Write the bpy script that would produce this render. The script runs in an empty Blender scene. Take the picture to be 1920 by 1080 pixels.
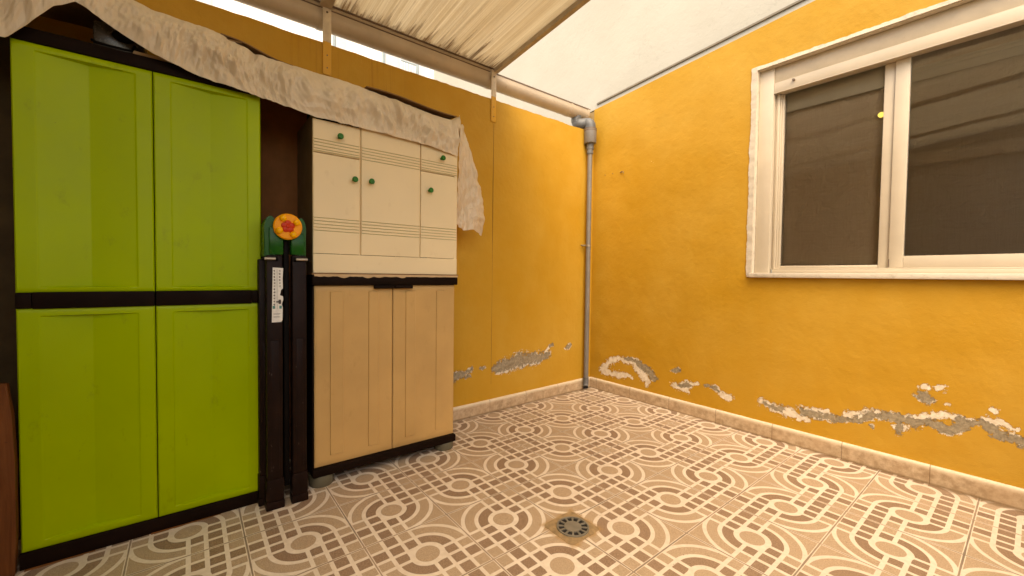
import bpy, bmesh, math, random
import numpy as np
from mathutils import Vector, Matrix, noise as mnoise

sc = bpy.context.scene
# ------------------------------------------------------------------ camera
cam_d = bpy.data.cameras.new("camera")
cam_d.sensor_width = 36.0
cam_d.lens = 14.5094
cam_d.clip_start = 0.02
cam_d.clip_end = 500.0
cam = bpy.data.objects.new("camera", cam_d)
sc.collection.objects.link(cam)
yaw, pitch, roll = math.radians(142.0885), math.radians(-1.6884), math.radians(0.721)
fw = Vector((math.cos(pitch) * math.cos(yaw), math.cos(pitch) * math.sin(yaw), math.sin(pitch)))
r0 = fw.cross(Vector((0, 0, 1))).normalized()
u0 = r0.cross(fw)
rr = math.cos(roll) * r0 + math.sin(roll) * u0
uu = -math.sin(roll) * r0 + math.cos(roll) * u0
cam.matrix_world = Matrix(((rr.x, uu.x, -fw.x, 1.12733), (rr.y, uu.y, -fw.y, -1.47203),
                           (rr.z, uu.z, -fw.z, 0.96336), (0, 0, 0, 1)))
sc.camera = cam
# ------------------------------------------------------------------ light
SUN_EL, SUN_AZ = math.radians(54), math.radians(-40)      # azimuth measured from +X towards +Y
w = bpy.data.worlds.new("World")
sc.world = w
w.use_nodes = True
nt = w.node_tree
bg = nt.nodes["Background"]
sky = nt.nodes.new("ShaderNodeTexSky")
sky.sky_type = 'NISHITA'
sky.sun_disc = False
sky.sun_elevation = SUN_EL
sky.sun_rotation = math.pi / 2 - SUN_AZ
sky.dust_density = 3.0
nt.links.new(sky.outputs[0], bg.inputs[0])
bg.inputs[1].default_value = 0.15
sd = bpy.data.lights.new("sun", 'SUN')
sd.energy = .9
sd.angle = math.radians(60)
sd.color = (1.0, 0.93, 0.80)
so = bpy.data.objects.new("sun", sd)
sc.collection.objects.link(so)
dv = Vector((math.cos(SUN_EL) * math.cos(SUN_AZ), math.cos(SUN_EL) * math.sin(SUN_AZ), math.sin(SUN_EL)))
so.rotation_euler = dv.to_track_quat('Z', 'Y').to_euler()
sc.view_settings.view_transform = 'Standard'
sc.view_settings.look = 'None'
sc.view_settings.gamma = 1.0
sc.view_settings.exposure = 1.65
sc.view_settings.use_white_balance = True
sc.view_settings.white_balance_temperature = 8600
sc.view_settings.white_balance_tint = 10
sc.render.engine = 'CYCLES'
sc.cycles.use_denoising = True
sc.cycles.max_bounces = 10
sc.cycles.diffuse_bounces = 6
sc.cycles.caustics_reflective = False
sc.cycles.caustics_refractive = False

random.seed(7)
rng = np.random.default_rng(7)


# ------------------------------------------------------------------ node helpers
class NT:
    def __init__(s, name):
        s.m = bpy.data.materials.new(name)
        s.m.use_nodes = True
        s.t = s.m.node_tree
        s.t.nodes.clear()
        s.out = s.t.nodes.new("ShaderNodeOutputMaterial")

    def n(s, typ, **kw):
        nd = s.t.nodes.new(typ)
        for k, v in kw.items():
            setattr(nd, k, v)
        return nd

    def setin(s, nd, i, v):
        if v is None:
            return
        if isinstance(v, bpy.types.NodeSocket):
            s.t.links.new(v, nd.inputs[i])
        else:
            nd.inputs[i].default_value = v

    def M(s, op, a, b=None, c=None, clamp=False):
        nd = s.n("ShaderNodeMath", operation=op, use_clamp=clamp)
        s.setin(nd, 0, a)
        s.setin(nd, 1, b)
        s.setin(nd, 2, c)
        return nd.outputs[0]

    def gt(s, a, b):
        return s.M('GREATER_THAN', a, b)

    def lt(s, a, b):
        return s.M('LESS_THAN', a, b)

    def band(s, a, c, wd):          # |a-c| < wd, softened by ~2 mm
        return s.M('LESS_THAN', s.M('ABSOLUTE', s.M('SUBTRACT', a, c)), wd)

    def OR(s, *a):
        r = a[0]
        for x in a[1:]:
            r = s.M('MAXIMUM', r, x)
        return r

    def AND(s, *a):
        r = a[0]
        for x in a[1:]:
            r = s.M('MULTIPLY', r, x)
        return r

    def coord(s, which='Object'):
        return s.n("ShaderNodeTexCoord").outputs[which]

    def xyz(s, v):
        nd = s.n("ShaderNodeSeparateXYZ")
        s.setin(nd, 0, v)
        return nd.outputs

    def scale(s, v, sx, sy=None, sz=None):
        nd = s.n("ShaderNodeMapping")
        s.setin(nd, 0, v)
        nd.inputs['Scale'].default_value = (sx, sy if sy is not None else sx, sz if sz is not None else sx)
        return nd.outputs[0]

    def noise(s, v, sc_, det=4, rough=.55, dist=0.0, col=False):
        nd = s.n("ShaderNodeTexNoise")
        s.setin(nd, 'Vector', v)
        nd.inputs['Scale'].default_value = sc_
        nd.inputs['Detail'].default_value = det
        nd.inputs['Roughness'].default_value = rough
        nd.inputs['Distortion'].default_value = dist
        return nd.outputs[1 if col else 0]

    def ramp(s, v, lo, hi, clamp=True):
        nd = s.n("ShaderNodeMapRange")
        nd.clamp = clamp
        s.setin(nd, 0, v)
        s.setin(nd, 1, lo)
        s.setin(nd, 2, hi)
        return nd.outputs[0]

    def mix(s, f, a, b, blend='MIX'):
        nd = s.n("ShaderNodeMix", data_type='RGBA', blend_type=blend)
        s.setin(nd, 0, f)
        for i, v in ((6, a), (7, b)):
            if isinstance(v, bpy.types.NodeSocket):
                s.t.links.new(v, nd.inputs[i])
            else:
                nd.inputs[i].default_value = (*v[:3], 1)
        return nd.outputs[2]

    def bump(s, h, strength=.3, dist=.005, nrm=None):
        nd = s.n("ShaderNodeBump")
        nd.inputs['Strength'].default_value = strength
        nd.inputs['Distance'].default_value = dist
        s.setin(nd, 'Height', h)
        if nrm is not None:
            s.setin(nd, 'Normal', nrm)
        return nd.outputs[0]

    def bsdf(s, col, rough=.5, nrm=None, metal=0.0, spec=.5, **kw):
        nd = s.n("ShaderNodeBsdfPrincipled")
        if isinstance(col, bpy.types.NodeSocket):
            s.t.links.new(col, nd.inputs['Base Color'])
        else:
            nd.inputs['Base Color'].default_value = (*col[:3], 1)
        s.setin(nd, 'Roughness', rough)
        s.setin(nd, 'Metallic', metal)
        nd.inputs['Specular IOR Level'].default_value = spec
        if nrm is not None:
            s.t.links.new(nrm, nd.inputs['Normal'])
        for k, v in kw.items():
            s.setin(nd, k.replace('_', ' '), v)
        s.t.links.new(nd.outputs[0], s.out.inputs[0])
        return nd


def plain(name, col, rough=.5, var=.12, nscale=9, bumpy=.08, bscale=120, metal=0.0, spec=.5, spots=None, spotcol=None):
    """paint / plastic with soft colour variation, fine grain and optional scuffs"""
    m = NT(name)
    c = m.coord()
    a = m.noise(c, nscale, 5, .6)
    f = m.ramp(a, .3, .75)
    dark = tuple(x * (1 - var) for x in col)
    lite = tuple(min(1, x * (1 + var)) for x in col)
    cc = m.mix(f, dark, lite)
    if spots:
        sp = m.ramp(m.noise(m.scale(c, 1, 1, .6), spots, 6, .7), .66, .73)
        cc = m.mix(m.M('MULTIPLY', sp, .7), cc, spotcol)
    b = m.bump(m.noise(c, bscale, 3, .6), bumpy, .002)
    rg = m.ramp(m.noise(c, nscale * 2.3, 4), .2, .8)
    rg = m.M('MULTIPLY_ADD', rg, .18, rough - .09)
    m.bsdf(cc, rg, b, metal, spec)
    return m.m


# ------------------------------------------------------------------ materials
def floor_material():
    m = NT("patterned_tile")
    P = m.coord('Object')
    x, y, z = m.xyz(P)
    S = .33
    ct, st = math.cos(.0022) / S, math.sin(.0022) / S
    u = m.M('ADD', m.M('MULTIPLY', x, ct), m.M('MULTIPLY', y, st))
    v = m.M('ADD', m.M('MULTIPLY', x, st), m.M('MULTIPLY', y, -ct))
    # slight waviness of the printed edges
    iu, iv = m.M('FLOOR', u), m.M('FLOOR', v)
    fu, fv = m.M('SUBTRACT', u, iu), m.M('SUBTRACT', v, iv)
    par = m.M('FLOORED_MODULO', m.M('ADD', iu, iv), 2.0)
    fx = m.M('ABSOLUTE', m.M('SUBTRACT', fu, par))
    dx, dy = m.M('SUBTRACT', fx, .5), m.M('SUBTRACT', fv, .5)
    isG = m.gt(m.M('MULTIPLY', dx, dy), 0.0)
    isS = m.M('SUBTRACT', 1.0, isG)
    ax, ay = m.M('ABSOLUTE', dx), m.M('ABSOLUTE', dy)
    r = m.M('SQRT', m.M('ADD', m.M('MULTIPLY', dx, dx), m.M('MULTIPLY', dy, dy)))
    ring = m.band(r, .156, .030)
    out = m.gt(r, .155)
    cl = m.AND(m.OR(m.lt(ax, .021), m.lt(ay, .021)), out)
    edge = m.OR(m.gt(ax, .484), m.gt(ay, .484))
    sw = m.AND(isS, m.OR(m.band(r, .326, .024), m.band(r, .487, .023)))
    gw = m.AND(isG, out, m.OR(m.band(ax, .155, .021), m.band(ay, .155, .021), m.band(ax, .326, .021), m.band(ay, .326, .021)))
    white = m.OR(ring, cl, edge, sw, gw)
    br = m.OR(m.AND(isS, m.lt(r, .31), m.gt(r, .17)),
              m.AND(isG, m.gt(r, .17), m.OR(m.AND(m.gt(ax, .155), m.lt(ax, .326)), m.AND(m.gt(ay, .155), m.lt(ay, .326)))))
    grain = m.noise(P, 260, 3, .8)
    g2 = m.ramp(grain, .36, .64)
    blot = m.ramp(m.noise(P, 4.5, 4, .6), .3, .75)
    tan = m.mix(g2, (.31, .222, .148), (.49, .375, .265))
    brown = m.mix(g2, (.165, .104, .068), (.315, .213, .148))
    wh = m.mix(m.ramp(m.noise(P, 60, 4), .3, .7), (.66, .57, .47), (.74, .655, .55))
    c = m.mix(br, tan, brown)
    c = m.mix(white, c, wh)
    c = m.mix(m.M('MULTIPLY', blot, .16), c, (.34, .24, .15), 'MIX')
    gr = m.ramp(m.noise(P, 11, 7, .75), .56, .74)
    c = m.mix(m.M('MULTIPLY', gr, .16), c, (.20, .13, .075))
    # per tile tone
    wn = m.n("ShaderNodeTexWhiteNoise", noise_dimensions='2D')
    cx = m.n("ShaderNodeCombineXYZ")
    m.setin(cx, 0, iu)
    m.setin(cx, 1, iv)
    m.t.links.new(cx.outputs[0], wn.inputs['Vector'])
    c = m.mix(m.M('MULTIPLY', wn.outputs[0], .10), c, (.50, .36, .24))
    # grime specks
    spk = m.ramp(m.noise(P, 95, 2, .5), .69, .73)
    patch = m.ramp(m.noise(P, 3.1, 3, .5), .52, .66)
    c = m.mix(m.AND(spk, patch, m.M('MULTIPLY', 1.0, .8)), c, (.08, .05, .03))
    # joints
    jn = m.noise(P, 14, 5, .7)
    jw = m.M('MULTIPLY_ADD', m.ramp(jn, .3, .7), .005, .4895)
    joint = m.OR(m.gt(ax, jw), m.gt(ay, jw))
    jd = m.ramp(m.noise(P, 2.2, 3), .35, .65)
    jc = m.mix(jd, (.24, .15, .09), (.07, .045, .028))
    c = m.mix(m.M('MULTIPLY', joint, .8), c, jc)
    # dirt gathered along the wall bases (south of the skirting, east of it)
    n3 = m.noise(P, 26, 5, .7)
    dyw = m.M('SUBTRACT', 1.262, y)
    dxw = m.M('ADD', x, 1.231)
    dmin = m.M('MINIMUM', dyw, dxw)
    dirt = m.ramp(m.M('SUBTRACT', m.M('MULTIPLY', n3, .07), dmin), -.012, .012)
    c = m.mix(m.M('MULTIPLY', dirt, .75), c, (.16, .10, .05))
    # rusty ring of mortar dirt round the drain
    ddx, ddy = m.M('ABSOLUTE', m.M('SUBTRACT', x, .040)), m.M('ABSOLUTE', m.M('ADD', y, .319))
    dd = m.M('MAXIMUM', ddx, ddy)
    st_ = m.ramp(m.M('ADD', dd, m.M('MULTIPLY', n3, .05)), .120, .104)
    c = m.mix(m.M('MULTIPLY', st_, .7), c, (.36, .21, .08))
    h = m.M('SUBTRACT', m.M('MULTIPLY', grain, .06), m.M('MULTIPLY', joint, 1.0))
    b = m.bump(h, .35, .0015)
    rg = m.M('ADD', m.M('MULTIPLY', m.noise(P, 7, 4), .25), .30)
    rg = m.M('ADD', rg, m.M('MULTIPLY', white, -.05))
    m.bsdf(c, rg, b, spec=.4)
    return m.m


def yellow_wall(name, damage=True):
    m = NT(name)
    P = m.coord('Object')
    big = m.ramp(m.noise(P, 1.6, 4, .6), .3, .7)
    mid = m.ramp(m.noise(P, 9, 5, .65), .25, .75)
    col = m.mix(big, (.47, .245, .016), (.545, .320, .050))
    col = m.mix(m.M('MULTIPLY', mid, .45), col, (.47, .235, .016))
    # faint drips running down
    dr = m.ramp(m.noise(m.scale(P, 22, 22, .9), 1.0, 3, .6), .62, .80)
    col = m.mix(m.M('MULTIPLY', dr, .25), col, (.50, .24, .02))
    # pinholes and dark specks
    spk = m.ramp(m.noise(P, 130, 2, .5), .76, .80)
    col = m.mix(m.M('MULTIPLY', spk, .5), col, (.30, .14, .02))
    h1 = m.noise(P, 5, 3, .5)
    h2 = m.noise(P, 38, 5, .6)
    h3 = m.noise(P, 210, 3, .6)
    h = m.M('ADD', m.M('MULTIPLY', h1, 2.2), m.M('ADD', m.M('MULTIPLY', h2, .55), m.M('MULTIPLY', h3, .16)))
    rough = .62
    if damage:
        aw = m.n("ShaderNodeAttribute", attribute_name="chip").outputs['Fac']
        ag = m.n("ShaderNodeAttribute", attribute_name="bare").outputs['Fac']
        ad = m.n("ShaderNodeAttribute", attribute_name="drip").outputs['Fac']
        nz = m.M('SUBTRACT', m.noise(P, 38, 7, .78, .8), .5)
        nz2 = m.M('SUBTRACT', m.noise(P, 46, 7, .80, .6), .5)
        mw = m.ramp(m.M('ADD', aw, m.M('MULTIPLY', nz, 2.3)), .53, .56)
        mg = m.ramp(m.M('ADD', ag, m.M('MULTIPLY', nz2, 2.3)), .54, .57)
        isl = m.AND(m.ramp(m.noise(P, 48, 5, .7), .60, .62), m.gt(m.M('MAXIMUM', aw, ag), m.M('MULTIPLY_ADD', m.noise(P, 9, 2), .5, .0)))
        mw = m.OR(mw, m.M('MULTIPLY', isl, .85))
        rim = m.AND(m.ramp(m.M('ADD', ag, m.M('MULTIPLY', nz, 2.0)), .40, .43), m.gt(m.noise(P, 11, 3), .50))
        mw = m.OR(mw, rim)
        halo = m.ramp(m.M('ADD', m.M('MAXIMUM', aw, ag), m.M('MULTIPLY', nz, 1.2)), .28, .60)
        col = m.mix(m.M('MULTIPLY', halo, .22), col, (.42, .20, .03))
        wc = m.mix(m.ramp(m.noise(P, 40, 4), .3, .7), (.66, .56, .42), (.86, .78, .66))
        gc = m.mix(m.ramp(m.noise(P, 60, 5, .7), .3, .7), (.20, .16, .105), (.42, .35, .24))
        drn = m.ramp(m.noise(m.scale(P, 60, 60, 2.2), 1.0, 3, .6), .50, .66)
        col = m.mix(m.M('MULTIPLY', m.AND(ad, drn), .65), col, (.36, .15, .02))
        lip_shade = m.ramp(m.M('ADD', aw, m.M('MULTIPLY', nz, 2.3)), .45, .52)  # shadow line along the flake edge, put into the colour
        col = m.mix(m.M('MULTIPLY', lip_shade, .55), col, (.20, .085, .012))
        col = m.mix(mw, col, wc)
        lip2_shade = m.ramp(m.M('ADD', ag, m.M('MULTIPLY', nz2, 2.3)), .47, .54)  # same painted shadow line round the bare plaster
        col = m.mix(m.M('MULTIPLY', lip2_shade, .5), col, (.12, .08, .04))
        col = m.mix(mg, col, gc)
        h = m.M('SUBTRACT', h, m.M('MULTIPLY', mw, 1.2))
        h = m.M('SUBTRACT', h, m.M('MULTIPLY', mg, 2.2))
        h = m.M('ADD', h, m.M('MULTIPLY', m.AND(m.OR(mw, mg), m.noise(P, 120, 4, .7)), 1.0))
    b = m.bump(h, .75, .0048)
    m.bsdf(col, rough, b, spec=.3)
    return m.m


def plaster(name, c0, c1, bs=.4, dirty=None):
    m = NT(name)
    P = m.coord('Object')
    col = m.mix(m.ramp(m.noise(P, 1.3, 5, .6), .3, .7), c0, c1)
    cr = m.ramp(m.M('ABSOLUTE', m.M('SUBTRACT', m.noise(P, 1.1, 6, .65, .8), .5)), .003, .0)
    col = m.mix(m.M('MULTIPLY', cr, .25), col, tuple(x * .6 for x in c0))
    if dirty:
        d = m.ramp(m.noise(P, 24, 6, .75), .52, .72)
        col = m.mix(m.M('MULTIPLY', d, .6), col, dirty)
    h = m.M('ADD', m.M('MULTIPLY', m.noise(P, 6, 3), 2.0), m.M('MULTIPLY', m.noise(P, 42, 6, .7), .8))
    m.bsdf(col, .7, m.bump(h, bs, .004), spec=.25)
    return m.m


def skirting_material(axis):
    m = NT("skirting_tile")
    P = m.coord('Object')
    x, y, z = m.xyz(P)
    a = x if axis == 0 else y
    f = m.M('FRACT', m.M('DIVIDE', m.M('ADD', a, 10.06), .33))
    j = m.lt(f, .011)
    n1 = m.ramp(m.noise(P, 30, 6, .7), .35, .68)
    col = m.mix(n1, (.34, .235, .14), (.60, .465, .325))
    n2 = m.ramp(m.noise(P, 8, 5, .6), .4, .65)
    col = m.mix(m.M('MULTIPLY', n2, .4), col, (.52, .36, .22))
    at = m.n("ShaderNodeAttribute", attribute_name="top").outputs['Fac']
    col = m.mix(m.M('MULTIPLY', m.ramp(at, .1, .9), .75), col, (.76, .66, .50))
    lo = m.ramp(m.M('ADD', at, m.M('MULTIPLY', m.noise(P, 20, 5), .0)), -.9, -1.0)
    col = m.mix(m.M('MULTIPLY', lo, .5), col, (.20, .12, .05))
    col = m.mix(m.M('MULTIPLY', j, .7), col, (.18, .11, .06))
    m.bsdf(col, .35, m.bump(m.M('SUBTRACT', m.noise(P, 90, 4), j), .25, .002), spec=.4)
    return m.m


def door_material(name, col, dirt, var=.07):
    m = NT(name)
    P = m.coord('Object')
    c = m.mix(m.ramp(m.noise(P, 3, 4, .5), .3, .7), tuple(x * (1 - var) for x in col), tuple(x * (1 + var) for x in col))
    sm = m.ramp(m.noise(m.scale(P, 1, 1, .55), 14, 6, .7), .60, .78)
    c = m.mix(m.M('MULTIPLY', sm, .45), c, dirt)
    sp = m.ramp(m.noise(P, 75, 2, .5), .77, .81)
    c = m.mix(m.M('MULTIPLY', sp, .45), c, dirt)
    h = m.M('ADD', m.M('MULTIPLY', m.noise(P, 3.5, 2), 3.0), m.M('MULTIPLY', m.noise(P, 330, 3, .6), .12))
    rg = m.M('MULTIPLY_ADD', m.noise(P, 12, 5), .22, .34)
    m.bsdf(c, rg, m.bump(h, .25, .003), spec=.2)
    return m.m


def roof_material():
    m = NT("fluted_sheet")
    P = m.coord('Object')
    x, y, z = m.xyz(P)
    per = .0107
    q = m.M('DIVIDE', y, per)
    cell = m.M('FLOOR', q)
    fr = m.M('ABSOLUTE', m.M('SUBTRACT', m.M('FRACT', q), .5))
    rib = m.ramp(fr, .36, .48)
    def wn(k, sc_=1.0):
        nd = m.n("ShaderNodeTexWhiteNoise", noise_dimensions='1D')
        m.setin(nd, 'W', m.M('MULTIPLY_ADD', cell, sc_, k))
        return nd.outputs[0]
    r1 = wn(.3)
    grp = m.noise(m.scale(P, 0, 26, 0), 1.0, 4, .7)
    grp2 = m.noise(m.scale(P, .6, 60, 0), 1.0, 4, .8)
    base = m.mix(m.ramp(grp2, .35, .65), (.62, .56, .45), (.90, .86, .74))
    base = m.mix(m.M('MULTIPLY', r1, .38), base, (.62, .52, .36))
    base = m.mix(m.M('MULTIPLY', rib, .22), base, (.50, .41, .28))
    # dirt that has washed down the flutes and collected at the low edge
    d = m.M('ADD', x, .035)          # object origin sits 35 mm inside the low edge
    # length of the dirty part differs from flute to flute and in groups
    L = m.M('ADD', m.M('MULTIPLY', m.M('POWER', wn(5.1), 4.0), .12), m.M('MULTIPLY', m.AND(m.ramp(grp, .42, .70), wn(3.7)), .34))
    L = m.M('ADD', L, .012)
    brk = m.noise(m.scale(P, 70, 300, 0), 1.0, 4, .7)
    dm = m.ramp(m.M('SUBTRACT', m.M('MULTIPLY', L, m.M('MULTIPLY_ADD', brk, 1.4, .3)), d), -.004, .05)
    dcol = m.mix(wn(2.2), (.10, .05, .02), (.24, .14, .06))
    tick = m.ramp(m.M('SUBTRACT', m.M('MULTIPLY_ADD', m.M('POWER', wn(6.6), 1.5), m.M('MULTIPLY_ADD', grp, .12, -.02), .006), d), -.002, .006)
    dm = m.M('MAXIMUM', dm, tick)
    inside = m.M('SUBTRACT', 1.0, m.M('MULTIPLY', rib, .8))
    base = m.mix(m.M('MULTIPLY', m.AND(dm, inside), m.M('MULTIPLY_ADD', wn(8.8), .6, .22)), base, dcol)
    # long faint dirty flutes, scattered blotches
    st_ = m.ramp(m.noise(m.scale(P, 1.3, 90, 0), 1.0, 5, .75), .56, .74)
    base = m.mix(m.M('MULTIPLY', st_, .40), base, (.42, .32, .20))
    bl = m.ramp(m.noise(m.scale(P, 26, 90, 0), 1.0, 4, .7), .66, .76)
    fade = m.ramp(d, .9, .1)
    base = m.mix(m.M('MULTIPLY', m.AND(bl, fade), .6), base, (.25, .16, .08))
    tr = m.n("ShaderNodeBsdfTranslucent")
    df = m.n("ShaderNodeBsdfPrincipled")
    m.t.links.new(base, df.inputs['Base Color'])
    df.inputs['Roughness'].default_value = .35
    m.t.links.new(base, tr.inputs[0])
    b = m.bump(m.M('SUBTRACT', 0.0, rib), .4, .002)
    m.t.links.new(b, df.inputs['Normal'])
    mx = m.n("ShaderNodeMixShader")
    mx.inputs[0].default_value = .52
    m.t.links.new(df.outputs[0], mx.inputs[1])
    m.t.links.new(tr.outputs[0], mx.inputs[2])
    m.t.links.new(mx.outputs[0], m.out.inputs[0])
    return m.m


def cloth_material(name, c0, c1, transl=.25):
    m = NT(name)
    P = m.coord('Object')
    col = m.mix(m.ramp(m.noise(P, 5, 5, .65), .3, .7), c0, c1)
    b = m.bump(m.noise(P, 140, 4, .6, .5), .12, .001)
    df = m.n("ShaderNodeBsdfPrincipled")
    m.t.links.new(col, df.inputs['Base Color'])
    df.inputs['Roughness'].default_value = .38
    m.t.links.new(b, df.inputs['Normal'])
    tr = m.n("ShaderNodeBsdfTranslucent")
    m.t.links.new(col, tr.inputs[0])
    m.t.links.new(b, tr.inputs['Normal'])
    mx = m.n("ShaderNodeMixShader")
    mx.inputs[0].default_value = transl
    m.t.links.new(df.outputs[0], mx.inputs[1])
    m.t.links.new(tr.outputs[0], mx.inputs[2])
    m.t.links.new(mx.outputs[0], m.out.inputs[0])
    return m.m


def curtain_material():
    m = NT("screen_cloth")
    P = m.coord('Object')
    wx = m.ramp(m.noise(m.scale(P, 700, 1, 9), 1.0, 2), .3, .7)
    wz = m.ramp(m.noise(m.scale(P, 9, 1, 700), 1.0, 2), .3, .7)
    col = m.mix(m.M('MULTIPLY', m.M('ADD', wx, wz), .5), (.50, .37, .24), (.66, .52, .36))
    h = m.M('ADD', m.noise(P, 7, 5, .6, 1.2), m.M('MULTIPLY', m.noise(P, 22, 5, .6, .8), .4))
    m.bsdf(col, .6, m.bump(h, .7, .02), spec=.3)
    return m.m


def glass_material(ior=1.5):
    m = NT("window_glass")
    fr = m.n("ShaderNodeFresnel")
    fr.inputs[0].default_value = ior
    gl = m.n("ShaderNodeBsdfGlossy")
    gl.inputs['Roughness'].default_value = .015
    P = m.coord('Object')
    b = m.bump(m.noise(P, 3, 2), .03, .01)
    m.t.links.new(b, gl.inputs['Normal'])
    tp = m.n("ShaderNodeBsdfTransparent")
    tp.inputs[0].default_value = (.97, .955, .93, 1)
    mx = m.n("ShaderNodeMixShader")
    m.t.links.new(fr.outputs[0], mx.inputs[0])
    m.t.links.new(tp.outputs[0], mx.inputs[1])
    m.t.links.new(gl.outputs[0], mx.inputs[2])
    m.t.links.new(mx.outputs[0], m.out.inputs[0])
    return m.m


def card_material(name="cardboard", c0=(.17, .09, .04), c1=(.26, .15, .07)):
    m = NT(name)
    P = m.coord('Object')
    col = m.mix(m.ramp(m.noise(P, 8, 5, .65), .3, .7), c0, c1)
    h = m.noise(m.scale(P, 20, 260, 20), 1.0, 2)
    m.bsdf(col, .75, m.bump(h, .2, .002), spec=.2)
    return m.m


def wood_material():
    m = NT("stained_wood")
    P = m.coord('Object')
    g = m.noise(m.scale(P, 40, 40, 3), 1.0, 6, .7, 1.0)
    col = m.mix(m.ramp(g, .3, .7), (.10, .030, .008), (.19, .065, .020))
    sp = m.ramp(m.noise(P, 60, 3), .70, .76)
    col = m.mix(m.M('MULTIPLY', sp, .4), col, (.05, .02, .01))
    m.bsdf(col, .45, m.bump(g, .3, .003), spec=.15)
    return m.m


def bar_material(zpaint):
    """steel flat: cream where it was left bare of the wall paint, wall yellow below"""
    m = NT("bracket_paint")
    P = m.coord('Object')
    x, y, z = m.xyz(P)
    e = m.M('ADD', z, m.M('MULTIPLY', m.M('SUBTRACT', m.noise(P, 40, 4), .5), .006))
    f = m.gt(e, zpaint)
    col = m.mix(f, (.68, .37, .045), m.mix(m.ramp(m.noise(P, 30, 5), .3, .7), (.58, .50, .40), (.70, .62, .50)))
    rs = m.ramp(m.noise(P, 50, 5, .7), .62, .72)
    col = m.mix(m.M('MULTIPLY', rs, .5), col, (.25, .11, .03))
    m.bsdf(col, .5, m.bump(m.noise(P, 80, 4), .3, .002), spec=.4)
    return m.m


MAT = {}
MAT['floor'] = floor_material()
MAT['yellow'] = yellow_wall("yellow_wall_paint")
MAT['yellow_plain'] = yellow_wall("yellow_wall_paint_sound", False)
MAT['white_wall'] = plaster("white_plaster", (.42, .405, .35), (.48, .465, .41), .5)
MAT['south'] = plaster("grey_plaster", (.40, .33, .24), (.50, .42, .31), .3)
MAT['surround'] = plaster("white_painted_reveal", (.54, .47, .38), (.68, .61, .50), .6, (.34, .30, .22))
MAT['capstone'] = plaster("wall_top", (.30, .20, .08), (.45, .32, .16), .6)
MAT['skirt_x'] = skirting_material(0)
MAT['skirt_y'] = skirting_material(1)
MAT['green_door'] = door_material("lime_plastic", (.29, .40, .002), (.13, .15, .01))
MAT['brown_plastic'] = plain("dark_brown_plastic", (.010, .0045, .0025), .6, .25, 9, .15, 150, spec=.06)
MAT['tan_door'] = door_material("sand_plastic", (.50, .310, .120), (.33, .19, .065), .12)
MAT['cream_board'] = door_material("cream_melamine", (.74, .60, .38), (.55, .40, .22), .03)
MAT['groove'] = plain("groove_green", (.16, .19, .06), .6, .1)
MAT['seam'] = plain("seam_brown", (.20, .10, .02), .8, .1)  # brown of the expansion joint in the left wall
MAT['side_panel'] = plain("brown_chipboard_side", (.14, .09, .035), .55, .15, 6)
MAT['knob'] = plain("green_knob", (.020, .140, .010), .35, .1, spec=.2)
MAT['foot'] = plain("grey_plastic_foot", (.11, .10, .065), .5, .2)
MAT['toy_brown'] = plain("dark_brown_moulding", (.013, .0055, .0035), .45, .35, 14, .2, 60, spec=.10, spots=42, spotcol=(.30, .24, .20))
MAT['toy_green'] = plain("bottle_green_plastic", (.006, .075, .008), .25, .2, spec=.2)
MAT['toy_orange'] = plain("orange_plastic", (.80, .30, .008), .35, .08, spec=.2)
MAT['toy_orange2'] = plain("light_orange_plastic", (.85, .40, .012), .35, .08, spec=.25)
MAT['toy_red'] = plain("red_plastic", (.50, .03, .004), .35, .1, spec=.2)
MAT['rod'] = plain("worn_metal", (.38, .33, .26), .35, .2, metal=.7)
MAT['sticker'] = plain("sticker_paper", (.66, .64, .58), .5, .12, 60)
MAT['ink'] = plain("sticker_print", (.07, .06, .05), .6, .2)
MAT['teal'] = plain("sticker_teal", (.06, .22, .20), .6, .2)
MAT['sheet'] = cloth_material("crumpled_sheet", (.74, .62, .46), (.82, .71, .55))
MAT['card'] = card_material()
MAT['card_pale'] = card_material("pale_cardboard", (.45, .30, .16), (.55, .38, .22))
MAT['board'] = card_material("brown_hardboard", (.17, .065, .018), (.24, .09, .028))
MAT['wood'] = wood_material()
MAT['shade_board'] = card_material("shade_board", (.045, .025, .008), (.075, .045, .015))  # shade put into the colour of the added panel
MAT['dark'] = plain("black_plastic", (.006, .004, .003), .6, .2, spec=.06)
MAT['clear_box'] = plain("smoky_plastic", (.05, .04, .03), .25, .3, 30)
MAT['wire'] = plain("white_wire", (.55, .48, .38), .4, .1)
MAT['gutter'] = plain("beige_pvc", (.50, .42, .33), .42, .16, 4, .1, 60, spots=18, spotcol=(.25, .18, .12))
MAT['grey_pvc'] = plain("grey_pvc", (.125, .13, .135), .5, .3, 16, .15, 60, spots=20, spotcol=(.40, .37, .30))
MAT['grey_pipe'] = plain("grey_pipe", (.19, .175, .16), .42, .15, 12)
MAT['rafter'] = plain("painted_steel", (.44, .37, .28), .5, .18, 14, .2, 70, spots=20, spotcol=(.22, .12, .05))
MAT['rim'] = plain("dark_seal", (.16, .11, .08), .6, .3)
MAT['flash'] = plain("bronze_profile", (.20, .17, .12), .5, .2)
MAT['roof'] = roof_material()
MAT['alu'] = plain("white_lacquered_frame", (.56, .48, .37), .38, .07, 5, .05, 200)
MAT['alu_dirty'] = plain("shutter_box_cover", (.52, .43, .31), .45, .12, 10, .1, 90, spots=9, spotcol=(.30, .20, .12))
MAT['curtain'] = curtain_material()
MAT['slat'] = plain("shutter_slat", (.60, .53, .38), .5, .08)
MAT['glass'] = glass_material()
MAT['glass_right'] = glass_material(2.0)      # two sashes overlap here: double glazing reflects more
MAT['drain'] = plain("drain_grey", (.17, .155, .125), .4, .2, 30, .1)
MAT['drain_dark'] = plain("hole_shade", (.006, .005, .005), .7, .2)
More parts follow.
